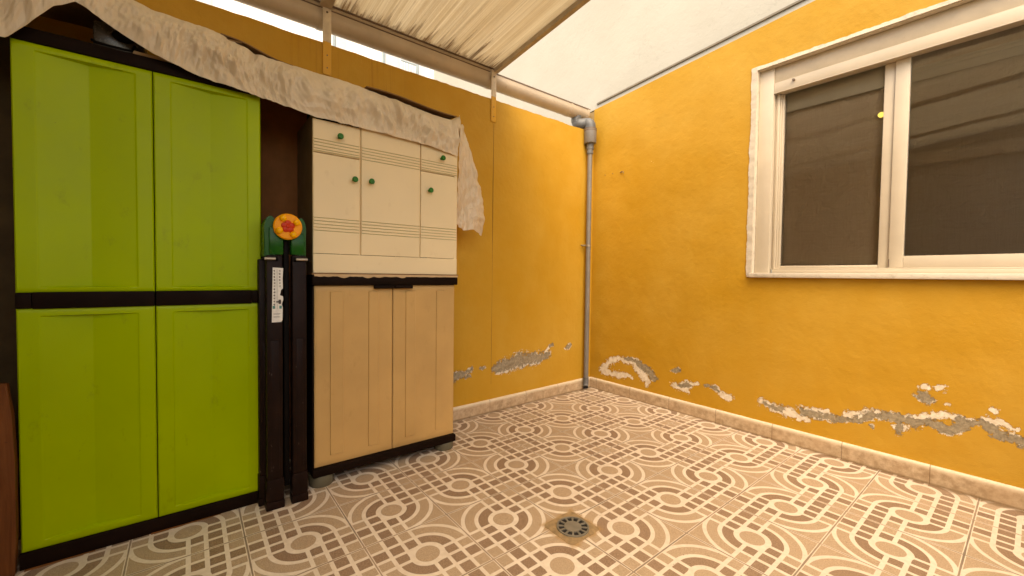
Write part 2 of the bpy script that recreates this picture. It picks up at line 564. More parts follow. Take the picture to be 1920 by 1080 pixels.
MAT['mortar'] = plain("stained_mortar", (.30, .20, .10), .85, .4, 30, .6, 60)
MAT['facade'] = plaster("pale_facade", (.78, .78, .76), (.84, .84, .82), .2)
MAT['shutter'] = plain("grey_shutter", (.30, .36, .38), .6, .1)
MAT['shutter_pale'] = plain("pale_shutter", (.55, .58, .58), .6, .1)
MAT['soil'] = plain("ground_concrete", (.25, .23, .20), .9, .2, 2)
MAT['bracket'] = bar_material(2.192)


# ------------------------------------------------------------------ object helpers
ORG = {}


def empty(name, loc, label=None, cat=None, group=None):
    o = bpy.data.objects.new(name, None)
    o.empty_display_size = .1
    sc.collection.objects.link(o)
    o.location = loc
    ORG[o.name] = Vector(loc)
    tag(o, label, cat, group)
    return o


def tag(o, label=None, cat=None, group=None, kind=None):
    for k, v in (('label', label), ('category', cat), ('group', group), ('kind', kind)):
        if v:
            o[k] = v
    return o


def link(name, me, mat, parent=None, smooth=False, loc=None):
    """mesh data is in world coordinates; it is shifted to the root's origin"""
    o = bpy.data.objects.new(name, me)
    sc.collection.objects.link(o)
    if mat is not None:
        me.materials.append(mat)
    root = parent
    while root is not None and root.parent is not None:
        root = root.parent
    if parent is not None:
        me.transform(Matrix.Translation(-ORG[root.name]))
        o.parent = parent
    elif loc is not None:
        me.transform(Matrix.Translation(-Vector(loc)))
        o.location = loc
        ORG[o.name] = Vector(loc)
    else:
        ORG[o.name] = Vector((0, 0, 0))
    if smooth:
        for p in me.polygons:
            p.use_smooth = True
        try:
            me.set_sharp_from_angle(angle=math.radians(38))
        except Exception:
            pass
    return o


class MB:
    def __init__(s):
        s.b = bmesh.new()

    def box(s, x0, x1, y0, y1, z0, z1, bev=0.0, seg=2):
        vs = [s.b.verts.new(p) for p in ((x0, y0, z0), (x1, y0, z0), (x1, y1, z0), (x0, y1, z0),
                                         (x0, y0, z1), (x1, y0, z1), (x1, y1, z1), (x0, y1, z1))]
        fs = [s.b.faces.new([vs[i] for i in f]) for f in
              ((3, 2, 1, 0), (4, 5, 6, 7), (0, 1, 5, 4), (1, 2, 6, 5), (2, 3, 7, 6), (3, 0, 4, 7))]
        if bev > 0:
            es = set(e for f in fs for e in f.edges)
            bmesh.ops.bevel(s.b, geom=list(es), offset=bev, segments=seg, affect='EDGES', profile=.5, clamp_overlap=True)
        return s

    def tube(s, pts, r, seg=20, cap=True, radii=None):
        pts = [Vector(p) for p in pts]
        rings = []
        up = None
        for i, p in enumerate(pts):
            if i == 0:
                d = pts[1] - p
            elif i == len(pts) - 1:
                d = p - pts[i - 1]
            else:
                d = (pts[i + 1] - p).normalized() + (p - pts[i - 1]).normalized()
            d.normalize()
            if up is None:
                up = d.orthogonal().normalized()
            up = (up - d * up.dot(d)).normalized()
            side = d.cross(up)
            rad = radii[i] if radii else r
            rings.append([s.b.verts.new(p + (up * math.cos(a) + side * math.sin(a)) * rad)
                          for a in (2 * math.pi * k / seg for k in range(seg))])
        for a, b_ in zip(rings, rings[1:]):
            for k in range(seg):
                s.b.faces.new((a[k], a[(k + 1) % seg], b_[(k + 1) % seg], b_[k]))
        if cap:
            s.b.faces.new(rings[0][::-1])
            s.b.faces.new(rings[-1])
        return s

    def prism(s, poly, axis, a0, a1, bev=0.0):
        """poly: list of 2-D points in the plane perpendicular to axis"""
        def mk(p, a):
            if axis == 0:
                return (a, p[0], p[1])
            if axis == 1:
                return (p[0], a, p[1])
            return (p[0], p[1], a)
        A = [s.b.verts.new(mk(p, a0)) for p in poly]
        B = [s.b.verts.new(mk(p, a1)) for p in poly]
        fs = [s.b.faces.new(A[::-1]), s.b.faces.new(B)]
        n = len(poly)
        for k in range(n):
            fs.append(s.b.faces.new((A[k], A[(k + 1) % n], B[(k + 1) % n], B[k])))
        if bev:
            es = set(e for e in fs[0].edges) | set(e for e in fs[1].edges)
            bmesh.ops.bevel(s.b, geom=list(es), offset=bev, segments=2, affect='EDGES', clamp_overlap=True)
        return s

    def sphere(s, c, r, sc_=(1, 1, 1), seg=16):
        m = Matrix.Translation(c) @ Matrix.Diagonal((*sc_, 1))
        bmesh.ops.create_uvsphere(s.b, u_segments=seg, v_segments=seg // 2, radius=r, matrix=m)
        return s

    def xf(s, f):
        for v in s.b.verts:
            v.co = Vector(f(*v.co))
        return s

    def build(s, name, mat, parent=None, smooth=False, loc=None):
        bmesh.ops.recalc_face_normals(s.b, faces=s.b.faces)
        me = bpy.data.meshes.new(name)
        s.b.to_mesh(me)
        s.b.free()
        return link(name, me, mat, parent, smooth, loc)


def grid_mesh(name, X, Y, Z, keep=None, attrs=None, close=None):
    """mesh from 2-D arrays of positions; keep = bool array of quads"""
    n, m_ = X.shape
    V = np.stack([X, Y, Z], -1).reshape(-1, 3)
    idx = np.arange(n * m_).reshape(n, m_)
    F = np.stack([idx[:-1, :-1], idx[1:, :-1], idx[1:, 1:], idx[:-1, 1:]], -1).reshape(-1, 4)
    if keep is not None:
        F = F[keep.reshape(-1)]
    me = bpy.data.meshes.new(name)
    me.from_pydata(V.tolist(), [], F.tolist())
    if attrs:
        for k, a in attrs.items():
            at = me.attributes.new(k, 'FLOAT', 'POINT')
            at.data.foreach_set('value', a.reshape(-1).astype(np.float32))
    me.update()
    return me


def fz(x, y):
    return -.00412 * x + .01385 * y


_wc = {}
def warp(A, B):
    key = (A.shape, float(A[0, 0]))
    if key not in _wc:
        Wa = np.zeros_like(A); Wb = np.zeros_like(A)
        for i in range(A.shape[0]):
            for j in range(A.shape[1]):
                a, b = A[i, j], B[i, j]
                if b < .12 or b > .52:
                    continue
                for f, g in ((14, .016), (34, .010), (75, .007)):
                    Wa[i, j] += g * mnoise.noise(Vector((a * f, b * f, 1.5)))
                    Wb[i, j] += g * mnoise.noise(Vector((a * f, b * f, 9.5)))
        _wc[key] = (Wa, Wb)
    return _wc[key]


def field(paths, A, B):
    """1 in the heart of a stroke, .5 on its edge, 0 outside twice its radius"""
    out = np.zeros_like(A)
    Wa, Wb = warp(A, B)
    A = A + Wa
    B = B + Wb
    for p in paths:
        for (a0, b0, ra), (a1, b1, rb) in zip(p, p[1:]):
            dx, dy = a1 - a0, b1 - b0
            L = dx * dx + dy * dy + 1e-12
            t = np.clip(((A - a0) * dx + (B - b0) * dy) / L, 0, 1)
            d = np.hypot(A - a0 - t * dx, B - b0 - t * dy)
            r = 1.2 * (ra + t * (rb - ra))
            out = np.maximum(out, np.clip(1 - .5 * d / r, 0, 1))
    return out


RW = [[(-1.096, 0.197, 0.023), (-1.021, 0.273, 0.022), (-0.919, 0.314, 0.019), (-0.821, 0.307, 0.019), (-0.726, 0.254, 0.032), (-0.672, 0.185, 0.027)],
      [(-1.08, 0.175, 0.02), (-0.959, 0.186, 0.029), (-0.818, 0.185, 0.012)], [(-0.456, 0.197, 0.022), (-0.355, 0.177, 0.013)],
      [(-0.4, 0.23, 0.013), (-0.283, 0.251, 0.012)], [(-0.143, 0.222, 0.017), (-0.086, 0.204, 0.017)],
      [(0.106, 0.218, 0.018), (0.211, 0.196, 0.021), (0.323, 0.175, 0.017)], [(0.321, 0.243, 0.01), (0.439, 0.243, 0.013)],
      [(0.516, 0.256, 0.016), (0.646, 0.306, 0.011)], [(0.766, 0.309, 0.013), (0.836, 0.335, 0.013), (0.912, 0.336, 0.011), (0.957, 0.352, 0.008)],
      [(0.992, 0.362, 0.012), (1.043, 0.356, 0.01), (1.076, 0.337, 0.008)], [(0.693, 0.236, 0.012), (0.747, 0.241, 0.011)],
      [(0.812, 0.46, 0.011), (0.812, 0.461, 0.011)], [(0.847, 0.47, 0.012), (0.847, 0.471, 0.012)],
      [(0.868, 0.4, 0.011), (0.868, 0.401, 0.011)], [(0.999, 0.399, 0.011), (1.021, 0.399, 0.008)]]
RG = [[(-0.877, 0.331, 0.009), (-0.767, 0.311, 0.017), (-0.674, 0.264, 0.02), (-0.61, 0.213, 0.018)],
      [(-0.459, 0.304, 0.011), (-0.43, 0.32, 0.013)], [(-0.422, 0.209, 0.013), (-0.356, 0.215, 0.02)],
      [(-0.232, 0.246, 0.012), (-0.168, 0.24, 0.015)], [(0.123, 0.213, 0.011), (0.203, 0.201, 0.014)],
      [(0.315, 0.219, 0.02), (0.426, 0.22, 0.016), (0.541, 0.236, 0.011), (0.635, 0.288, 0.018), (0.703, 0.284, 0.021), (0.756, 0.277, 0.018),
       (0.817, 0.309, 0.013), (0.857, 0.285, 0.017), (0.895, 0.283, 0.015), (0.931, 0.331, 0.017), (0.984, 0.343, 0.014), (1.036, 0.309, 0.013),
       (1.069, 0.303, 0.013), (1.105, 0.289, 0.013), (1.3, .26, .014), (1.45, .27, .010)],
      [(0.703, 0.284, 0.013), (0.715, 0.228, 0.015)], [(0.804, 0.41, 0.022), (0.804, 0.398, 0.017)], [(0.62, 0.222, 0.008), (0.62, 0.215, 0.007)]]
LG = [[(0.217, 0.303, 0.021), (0.337, 0.32, 0.037), (0.506, 0.344, 0.041), (0.72, 0.343, 0.029)],
      [(-0.121, 0.277, 0.024), (-0.064, 0.293, 0.016), (0.017, 0.322, 0.013)], [(0.115, 0.326, 0.011), (0.127, 0.329, 0.01)],
      [(0.934, 0.389, 0.014), (0.958, 0.396, 0.013)], [(0.75, 0.411, 0.01), (0.782, 0.418, 0.009)], [(-0.006, 0.277, 0.008), (0.018, 0.277, 0.008)]]
LW = [[(0.244, 0.278, 0.017), (0.688, 0.335, 0.020)], [(0.703, 0.373, 0.015), (0.734, 0.401, 0.012)]]

# ------------------------------------------------------------------ the setting
XL = -1.231                       # patio face of the left wall
def RY(x):                        # patio face of the right wall
    return 1.221 + .02 * (x + 1.22)
def topz(x):                      # sloping top of the yellow paint on the right wall
    return 2.366 + .0855 * (x + 1.241)

gx = np.array([-60, -1.23 - .15, 2.2, 60.]); gy = np.array([-60, -2.7, 1.6, 60.])
A, B = np.meshgrid(gx, gy, indexing='ij')
tag(link("ground", grid_mesh("ground", A, B, A * 0 - .12), MAT['soil']), kind='structure')

xs = np.linspace(XL - .02, 1.98, 12); ys = np.linspace(-2.55, 1.32, 14)
A, B = np.meshgrid(xs, ys, indexing='ij')
fl = link("floor", grid_mesh("floor", A, B, fz(A, B)), MAT['floor'])
tag(fl, kind='structure')

# --- left wall
lw = empty("patio_wall", (XL, 0, 0), "yellow left patio wall with peeling grey patch above the skirting, behind the cabinets", "wall")
ya = np.concatenate([np.arange(-2.6, -.25, .05), np.arange(-.25, 1.236, .006), [1.236]])
za = np.concatenate([[-.1, .05, .15], np.arange(.2, .47, .006), np.arange(.5, 1.9, .06), np.arange(1.9, 2.174, .012), [2.175]])
A, B = np.meshgrid(ya, za, indexing='ij')
wav = np.array([[mnoise.noise(Vector((a * 2.3, b * 2.3, 3.1))) * .0035 for b in za] for a in ya])
topj = np.array([mnoise.noise(Vector((a * 7, 0, 1))) * .006 + mnoise.noise(Vector((a * 30, 0, 4))) * .003 for a in ya])
Bz = B + np.where(B > 2.17, 1, 0) * topj[:, None]
drip = np.zeros_like(A)
for yc, wd in ((-.895, .13), (-.60, .20), (-1.06, .07), (.18, .03)):
    drip = np.maximum(drip, np.clip(1 - np.abs(A - yc) / wd, 0, 1) * np.clip((B - 1.80) / .2, 0, 1))
Xf = XL + wav * np.clip((A + 2.6) * 4, 0, 1) * np.clip((1.236 - A) * 8, 0, 1)
me = grid_mesh("painted_plaster", Xf, A, Bz, attrs={'chip': field(LW, A, B), 'bare': field(LG, A, B), 'drip': drip})
link("painted_plaster", me, MAT['yellow'], lw, True)
MB().box(XL - .15, XL - .0045, -2.6, 1.236, -.11, 2.165).build("wall_core", MAT['capstone'], lw)
def strip_top(n=200):
    m = MB()
    prev = None
    for k in range(n):
        y = -2.6 + (1.236 + 2.6) * k / (n - 1)
        j = mnoise.noise(Vector((y * 7, 0, 1))) * .006 + mnoise.noise(Vector((y * 30, 0, 4))) * .003
        v = [m.b.verts.new((XL - .0015, y, 2.1745 + j)), m.b.verts.new((XL - .15, y, 2.172 + j * .4)), m.b.verts.new((XL - .15, y, 2.150))]
        if prev:
            for a in range(2):
                m.b.faces.new((prev[a], v[a], v[a + 1], prev[a + 1]))
        prev = v
    return m
strip_top().build("coping", MAT['capstone'], lw)
# thin expansion joint running down from the bracket
MB().box(XL - .002, XL + .0015, .1865, .1882, .2, 2.01).build("joint_line", MAT['seam'], lw)

def skirting(axis, a0, a1, off, name, mat, parent):
    """profiled tile strip that follows the sloping floor"""
    prof = [(0.0, -.02, -1), (0.0, .004, -1), (0.0, .060, 0), (0.0, .074, .6), (-.001, .081, 1), (-.004, .086, 1), (-.009, .088, 1), (-.013, .088, 1)]
    n = int((a1 - a0) / .03)
    aa = np.linspace(a0, a1, n)
    P0 = np.array([p[0] for p in prof]); H = np.array([p[1] for p in prof]); T = np.array([p[2] for p in prof], float)
    Ag, Pg = np.meshgrid(aa, P0, indexing='ij')
    Hg = np.broadcast_to(H, Ag.shape); Tg = np.broadcast_to(T, Ag.shape).copy()
    if axis == 1:
        X = off + .013 + Pg; Y = Ag
    else:
        X = Ag; Y = RY(Ag) - .013 - Pg
    Z = fz(X, Y) + Hg
    return link(name, grid_mesh(name, X, Y, Z, attrs={'top': Tg}), mat, parent, True)
skirting(1, -2.6, 1.212, XL, "skirting", MAT['skirt_y'], lw)

# --- right wall with the window
OX0, OX1, OZ0, OZ1 = .030, 1.60, .985, 2.222
hw = empty("house_wall", (0, 1.245, 0), "yellow right wall with a white sliding window and a ragged band of flaking paint", "wall")
def shear(x, y, z):               # y = distance into the wall
    return (x, RY(x) + y, z)
xa = np.concatenate([[-1.231], np.arange(-1.22, 1.5, .006), np.arange(1.5, 1.95, .05), [OX0, OX1, 1.99]])
xa = np.unique(np.round(xa, 4)); 
za = np.concatenate([[-.1, .05, .12], np.arange(.14, .51, .006), np.arange(.55, .95, .05), [OZ0], np.arange(1.05, 2.2, .06), [OZ1], [2.26, 2.30, 2.34, 2.366]])
za = np.unique(np.round(za, 4))
A, B = np.meshgrid(xa, za, indexing='ij')
f = np.clip((B - 2.24) / (2.366 - 2.24), 0, 1)
Bz = np.where(B > 2.24, 2.24 + f * (topz(A) - 2.24), B)
xc, zc = (xa[:-1] + xa[1:]) / 2, (za[:-1] + za[1:]) / 2
C, D = np.meshgrid(xc, zc, indexing='ij')
keep = ~((C > OX0) & (C < OX1) & (D > OZ0) & (D < OZ1))
wav = np.array([[mnoise.noise(Vector((a * 2.1, b * 2.1, 8.1))) * .004 + mnoise.noise(Vector((a * 6, b * 6, 2.1))) * .0012 for b in za] for a in xa])
wav *= np.clip(np.maximum.reduce([OX0 - .04 - A, A - OX1, OZ0 - .04 - B, B - OZ1 - .03]) * 12, 0, 1)
me = grid_mesh("painted_plaster", A, RY(A) + wav, Bz, keep, {'chip': field(RW, A, B), 'bare': field(RG, A, B), 'drip': A * 0})
link("painted_plaster", me, MAT['yellow'], hw, True)
m = MB()
Dp = .22
m.box(-1.38, OX0, .006, Dp, -.11, 2.36).box(OX0, OX1, .006, Dp, -.11, OZ0).box(OX1, 1.99, .006, Dp, -.11, 2.36).box(OX0, OX1, .006, Dp, OZ1, 2.36)
m.xf(shear).build("wall_core", MAT['capstone'], hw)
skirting(0, -1.218, 1.98, 0, "skirting", MAT['skirt_x'], hw)
# small nails left in the plaster
for (x, z) in ((-.947, 1.794), (-1.105, 1.802), (-1.03, 1.80)):
    MB().tube([shear(x, .004, z), shear(x, -.012 if x == -.947 else -.003, z - .002)], .0035, 8).build("nail", MAT['rim'], hw)
MB().tube([shear(-.947, -.01, 1.794), shear(-.925, -.012, 1.797), shear(-.917, -.012, 1.78)], .0028, 8).build("nail", MAT['rim'], hw)

def ragged_strip(x0, x1, z0, z1, proud, side, seed):
    """plaster band; one long side ragged"""
    m = MB()
    horiz = (x1 - x0) > (z1 - z0)
    n = 160
    poly = []
    prev = None
    for k in range(n + 1):
        t = k / n
        j = mnoise.noise(Vector((t * 22, seed, 0))) * .006 + mnoise.noise(Vector((t * 90, seed, 3))) * .003
        if horiz:
            a, b_ = (x0 + (x1 - x0) * t, z1 + j), (x0 + (x1 - x0) * t, z0)
        else:
            a, b_ = (x0 + j, z0 + (z1 - z0) * t), (x1, z0 + (z1 - z0) * t)
        pr = -proud + mnoise.noise(Vector((t * 35, seed, 9))) * .0025
        v = [m.b.verts.new((a[0], .004, a[1])), m.b.verts.new((a[0], pr * .7, a[1])), m.b.verts.new((b_[0], pr, b_[1])), m.b.verts.new((b_[0], .004, b_[1]))]
        if prev:
            for q in range(3):
                m.b.faces.new((prev[q], v[q], v[q + 1], prev[q + 1]))
        prev = v
    return m.xf(shear)
win = MB()
win.box(OX0 + .003, OX1, .004, .036, OZ1 - .003, OZ1 + .004)      # head of the reveal
win.box(OX0 - .004, OX0 + .002, -.003, .15, OZ0 + .001, OZ1 + .003)          # side of the reveal
window = win.xf(shear).build("window", MAT['surround'], hw)
ragged_strip(-.001, OX0, OZ0 - .01, OZ1 + .018, .006, 0, 1.7).build("plaster_surround", MAT['surround'], window)
ragged_strip(-.001, OX1 + .03, OZ1, OZ1 + .02, .006, 1, 5.2).build("plaster_surround", MAT['surround'], window)
MB().box(.024, OX1 + .04, -.034, .052, .972, .9995, .004).xf(shear).build("sill", MAT['surround'], window, True)
m = MB()
m.box(OX0 + .003, .111, .028, .075, 1.0, OZ1 - .004, .002)
m.box(1.52, OX1 - .001, .028, .075, 1.0, OZ1 - .004, .002)
m.xf(shear).build("jamb", MAT['alu'], window, True)
MB().box(.112, 1.519, .036, .11, 2.128, OZ1 - .004, .001).xf(shear).build("shutter_box", MAT['alu_dirty'], window, True)
m = MB()
m.box(.112, 1.519, .030, .09, 2.066, 2.1275, .002)
m.box(.112, 1.519, .0285, .0295, 2.066, 2.070)
m.xf(shear).build("shutter_rail", MAT['alu'], window, True)
MB().tube([shear(.213, .034, 2.112), shear(.213, .016, 2.110)], .0065, 12).build("screw", MAT['rim'], window)
m = MB()                                                 # frame with ridged profile
for a, b_, d0 in ((.112, .121, .066), (.1215, .133, .060), (.1335, .141, .070), (.1415, .151, .078)):
    m.box(a, b_, d0, .12, 1.024, 2.0655, .0015)
m.box(.122, 1.519, .050, .12, 1.0005, 1.020, .0015)
m.box(.112, 1.519, .062, .12, 1.0205, 1.0285, .001)
m.xf(shear).build("frame", MAT['alu'], window, True)
MB().box(.152, .60, .084, .105, 1.0295, 1.0435, .0015).xf(shear).build("sash", MAT['alu'], window, True)
m = MB()
m.box(.600, .642, .082, .110, 1.029, 2.0655, .002)
m.box(.6425, .697, .070, .110, 1.029, 2.0655, .003)
m.box(.6975, 1.519, .073, .110, 1.029, 1.087, .002)
m.box(1.46, 1.519, .0725, .112, 1.0875, 2.0655, .002)
m.xf(shear).build("sash", MAT['alu'], window, True)
MB().box(.6435, .6465, .066, .071, 1.032, 1.072).xf(shear).build("latch", MAT['rim'], window)
MB().box(.151, .601, .098, .101, 1.043, 2.066).xf(shear).build("pane", MAT['glass'], window)
MB().box(.697, 1.461, .090, .093, 1.086, 2.066).xf(shear).build("pane", MAT['glass_right'], window)
m = MB()
m.box(.12, .64, .120, .128, 1.967, 2.12, .002)
m.xf(shear).build("shutter_slat", MAT['slat'], window, True)
m = MB()
m.box(.66, 1.55, .112, .118, 1.952, 1.992, .002).box(.66, 1.55, .114, .120, 1.9935, 2.012, .002).box(.66, 1.55, .116, .122, 2.0135, 2.022, .001)
m.xf(shear).build("shutter_slat", MAT['slat'], window, True)
# wrinkled cloth screen hung behind the panes
xx = np.linspace(.10, 1.57, 150); zz = np.linspace(1.0, 2.12, 110)
A, B = np.meshgrid(xx, zz, indexing='ij')
def wr(a, b):
    q = Vector((a * 4, b * 4, .3))
    return abs(mnoise.noise(q + Vector((0, 0, mnoise.noise(q * 1.7))))) * .012 + abs(mnoise.noise(q * 2.7)) * .006
Wv = np.array([[wr(a, b) for b in zz] for a in xx])
link("screen_cloth", grid_mesh("screen_cloth", A, RY(A) + .150 - Wv, B), MAT['curtain'], window, True)
lampm = NT("lamp_glow")
em = lampm.n("ShaderNodeEmission")
em.inputs[0].default_value = (1, .80, .20, 1)
em.inputs[1].default_value = .5
lampm.t.links.new(em.outputs[0], lampm.out.inputs[0])
lm = empty("lamp", (.588, RY(.588) + .118, 1.825), "small round glowing yellow lamp behind the left window pane, beside the middle stile", "lamp")
MB().tube([(.585, RY(.585) + .113, 1.826), (.585, RY(.585) + .119, 1.826)], .0135, 20).build("bulb", lampm.m, lm)
MB().tube([(.585, RY(.585) + .119, 1.826), (.585, RY(.585) + .126, 1.826)], .0125, 20).build("holder", MAT['rim'], lm)

# --- white wall continuing above and beyond
ww = MB()
WX0 = -4.05
ww.prism([(WX0, -.11), (-1.3805, -.11), (-1.3805, topz(-1.38)), (1.99, topz(1.99) + .001), (1.99, 6.5), (WX0, 6.5)], 1, 0.001, .28)
ww.xf(shear)
wwall = ww.build("neighbouring_wall", MAT['white_wall'], None, False, (WX0, RY(WX0), 0))
tag(wwall, "tall cream plastered wall rising above the yellow right wall and past the gutter", "wall")
fp = MB()
fp.prism([(-1.20, topz(-1.20) + .030), (1.98, topz(1.98) + .030), (1.98, topz(1.98) + .042), (-1.20, topz(-1.20) + .042)], 1, -.010, .0)
fl_ = fp.xf(shear).build("wall_profile", MAT['flash'], None, False, (-1.2, RY(-1.2), topz(-1.2)))
tag(fl_, "thin dark metal profile fixed up the slope between cream and yellow wall", "metal strip")

# --- unseen sides that close the yard; heights shaped for sky light and reflections
sw = MB().box(XL - .15, 2.1, -2.75, -2.55, -.11, 2.80).build("garden_wall", MAT['south'], None, False, (0, -2.55, 0))
tag(sw, "grey plaster wall closing the patio on the near left side", "wall")
ew = MB().box(1.98, 2.15, -2.549, 1.28, -.11, 1.15).build("rear_wall", MAT['yellow_plain'], None, False, (1.98, 0, 0))
tag(ew, "unseen yellow wall behind the camera, kept low to let sky light in", "wall")

# --- far building seen through the slit
fb = empty("apartment_building", (-12, 0, 0), "bright white building with grey shutters seen through the slit under the gutter", "building")
MB().box(-14, -12, -14, 6.0, -.11, 14).build("facade", MAT['facade'], fb)
for (y0, y1, z0, z1) in ((1.95, 2.25, 6.6, 8.6), (3.45, 3.95, 6.6, 8.4), (4.6, 4.85, 6.4, 8.3), (-1.4, -1.0, 6.6, 8.6), (-3.6, -3.1, 6.6, 8.6)):
    f_ = MB().box(-12.0, -11.94, y0 - .05, y0 + .012, z0, z1).build("window", MAT['shutter'], fb)
    m = MB()
    m.box(-12.0, -11.95, y0 + .03, y1, z0, z1)
    m.build("shutter", MAT['shutter_pale'], f_)
m = MB()
for k in range(9):
    yk = 3.98 + .055 * k
    m.tube([(-11.8, yk, 6.9), (-11.8, yk, 7.85)], .010, 6)
m.box(-11.82, -11.78, 3.95, 4.46, 7.86, 7.90)
m.build("balcony_rail", MAT['shutter'], fb)

# ------------------------------------------------------------------ roof
def rz(x):
    return 2.372 + .0855 * (x + 1.22)
rf = empty("canopy_roof", (-1.2, 0, 2.4), "fluted plastic canopy roof with dirty lower edge on cream metal rafters", "roof")
X1 = 1.25
m = MB()
def slab(m, x0, x1, y0, y1, dz0, dz1):
    m.prism([(x0, rz(x0) + dz0), (x1, rz(x1) + dz0), (x1, rz(x1) + dz1), (x0, rz(x0) + dz1)], 1, y0, y1)
slab(m, -1.235, X1, -.872, .180, .012, .022)
m.build("roof_sheet", MAT['roof'], rf)
m = MB()
slab(m, -1.235, X1, -2.54, -.930, .012, .022)
m.build("roof_sheet", MAT['roof'], rf)
for y0, y1 in ((.181, .211), (-.929, -.875), (-2.0, -1.96)):
    m = MB()
    slab(m, -1.224, X1 + .02, y0, y1, -.016, .030)
    m.build("rafter", MAT['rafter'], rf)
MB().box(-1.250, -1.236, -2.54, .215, 2.362, 2.392, .002).build("edge_channel", MAT['rafter'], rf)
MB().box(-1.2355, -1.228, -2.54, .215, 2.376, 2.386, .001).build("edge_seal", MAT['rim'], rf)
m = MB()
slab(m, X1 + .021, X1 + .07, -2.54, .215, -.02, .05)
m.build("ridge_beam", MAT['rafter'], rf)

# brackets, flat bars screwed to the wall
def bracket(y0, y1, z0, z1, label):
    e = empty("bracket", (XL, (y0 + y1) / 2, z0), label, "bracket", "flat bars holding the canopy on the left wall")
    MB().box(XL + .0012, XL + .008, y0, y1, z0, z1, .0015).build("bar", MAT['bracket_l'], e, True)
    yc = (y0 + y1) / 2
    for z in (z0 + .035, z0 + .10, 2.335 if z1 > 2.38 else 2.325):
        MB().tube([(XL + .0078, yc, z), (XL + .0105, yc, z)], .0055 if z > 2.2 else .0035, 10).build("screw", MAT['rim'], e)
    return e
mloc = bar_material(.17)
MAT['bracket_l'] = mloc
bracket(-.916, -.874, 2.012, 2.45, "wide flat cream bar with yellow painted foot, above the crumpled sheet")
bracket(.160, .200, 2.020, 2.372, "narrow flat cream bar with yellow foot under the corner of the canopy")

# gutter
gt = empty("gutter", (-1.30, 0, 2.33), "long round beige plastic gutter pipe running above the left yellow wall", "gutter")
GXC, GZC, GR = -1.300, 2.335, .058
def trough(y0, y1, r):
    m = MB()
    n = 28
    prof = [(r, .022)] + [(r * math.cos(a), r * math.sin(a)) for a in (-math.pi * k / n for k in range(n + 1))] + [(-r, .022)]
    inner = [(p[0] * (1 - .003 / r), p[1] if abs(p[1] - .022) < 1e-6 else p[1] * (1 - .003 / r)) for p in prof]
    ring = prof + inner[::-1]
    m.prism([(GXC + a, GZC + b_) for a, b_ in ring], 1, y0, y1)
    return m
trough(-2.545, 1.165, GR).build("trough", MAT['gutter'], gt, True)
for y in (.175, .955, -.925, 1.150):
    trough(y, y + .022, GR + .003).build("collar", MAT['gutter'], gt, True)
MB().box(GXC + GR - .006, GXC + GR + .003, -2.545, .16, GZC + .0225, GZC + .030).box(GXC + GR - .006, GXC + GR + .003, .215, 1.18, GZC + .0225, GZC + .030).build("rim", MAT['rim'], gt)
MB().prism([(GXC + .058 * math.cos(a), GZC + .058 * math.sin(a)) for a in (2 * math.pi * k / 24 for k in range(24))], 1, 1.1725, 1.178).build("end_cap", MAT['gutter'], gt)

# downpipe
PX, PY = -1.190, 1.128
dp = empty("downpipe", (PX, PY, .03), "grey plastic downpipe with fat elbow standing in the corner of the yellow walls", "pipe")
def arc(c, a0, a1, r, ax0, ax1, n=10):
    return [Vector(c) + r * (math.cos(a0 + (a1 - a0) * k / n) * Vector(ax0) + math.sin(a0 + (a1 - a0) * k / n) * Vector(ax1)) for k in range(n + 1)]
pts = [Vector((GXC, 1.075, 2.30)), Vector((GXC, 1.075, 2.262))]
pts += arc((GXC + .035, 1.085, 2.262), math.pi, 1.5 * math.pi, .035, (1, .12, 0), (0, 0, 1))[1:]
c2 = (PX - .036, PY - .004, 2.192)
pts += arc(c2, math.pi / 2, 0, .037, (1, .1, 0), (0, 0, 1))
pts += [Vector((PX, PY, 2.17))]
MB().tube(pts, .043, 24).build("elbow", MAT['grey_pvc'], dp, True)
for z in (2.170, 2.155):
    MB().tube([(PX, PY, z), (PX, PY, z + .007)], .0515, 24).build("clip", MAT['rim'], dp, True)
MB().tube([(PX, PY, 2.176), (PX, PY, 2.175), (PX, PY, 2.060), (PX, PY, 2.056)], .04, 28, radii=[.044, .0500, .0500, .047]).build("collar", MAT['grey_pipe'], dp, True)
MB().tube([(PX, PY, 2.057), (PX, PY, 2.048), (PX, PY, 2.010), (PX, PY, 2.008)], .03, 24, radii=[.036, .0295, .0295, .027]).build("reducer", MAT['grey_pvc'], dp, True)
MB().tube([(PX, PY, 2.0085), (PX, PY, 1.972)], .0255, 24).build("reducer", MAT['grey_pvc'], dp, True)
MB().tube([(PX, PY, 1.972), (PX, PY, .085)], .0195, 24, cap=False).build("pipe", MAT['grey_pipe'], dp, True)
MB().tube([(PX, PY, .125), (PX, PY, .075), (PX + .004, PY - .006, .056), (PX + .012, PY - .014, .046)], .0225, 24, cap=False).build("shoe", MAT['grey_pvc'], dp, True)
MB().tube([(PX + .011, PY - .013, .0475), (PX + .0115, PY - .0135, .0468)], .0205, 24).build("mouth_shade", MAT['drain_dark'], dp)  # black disc painted as the unlit inside of the pipe
m = MB().tube([(PX, PY, 1.212), (PX, PY, 1.228)], .0225, 24)
m.tube([(XL, PY - .03, 1.22), (PX, PY - .022, 1.22)], .005, 8).tube([(XL + .02, PY - .065, 1.221), (PX - .01, PY - .02, 1.221)], .006, 10)
m.build("pipe_clamp", MAT['rod'], dp, True)

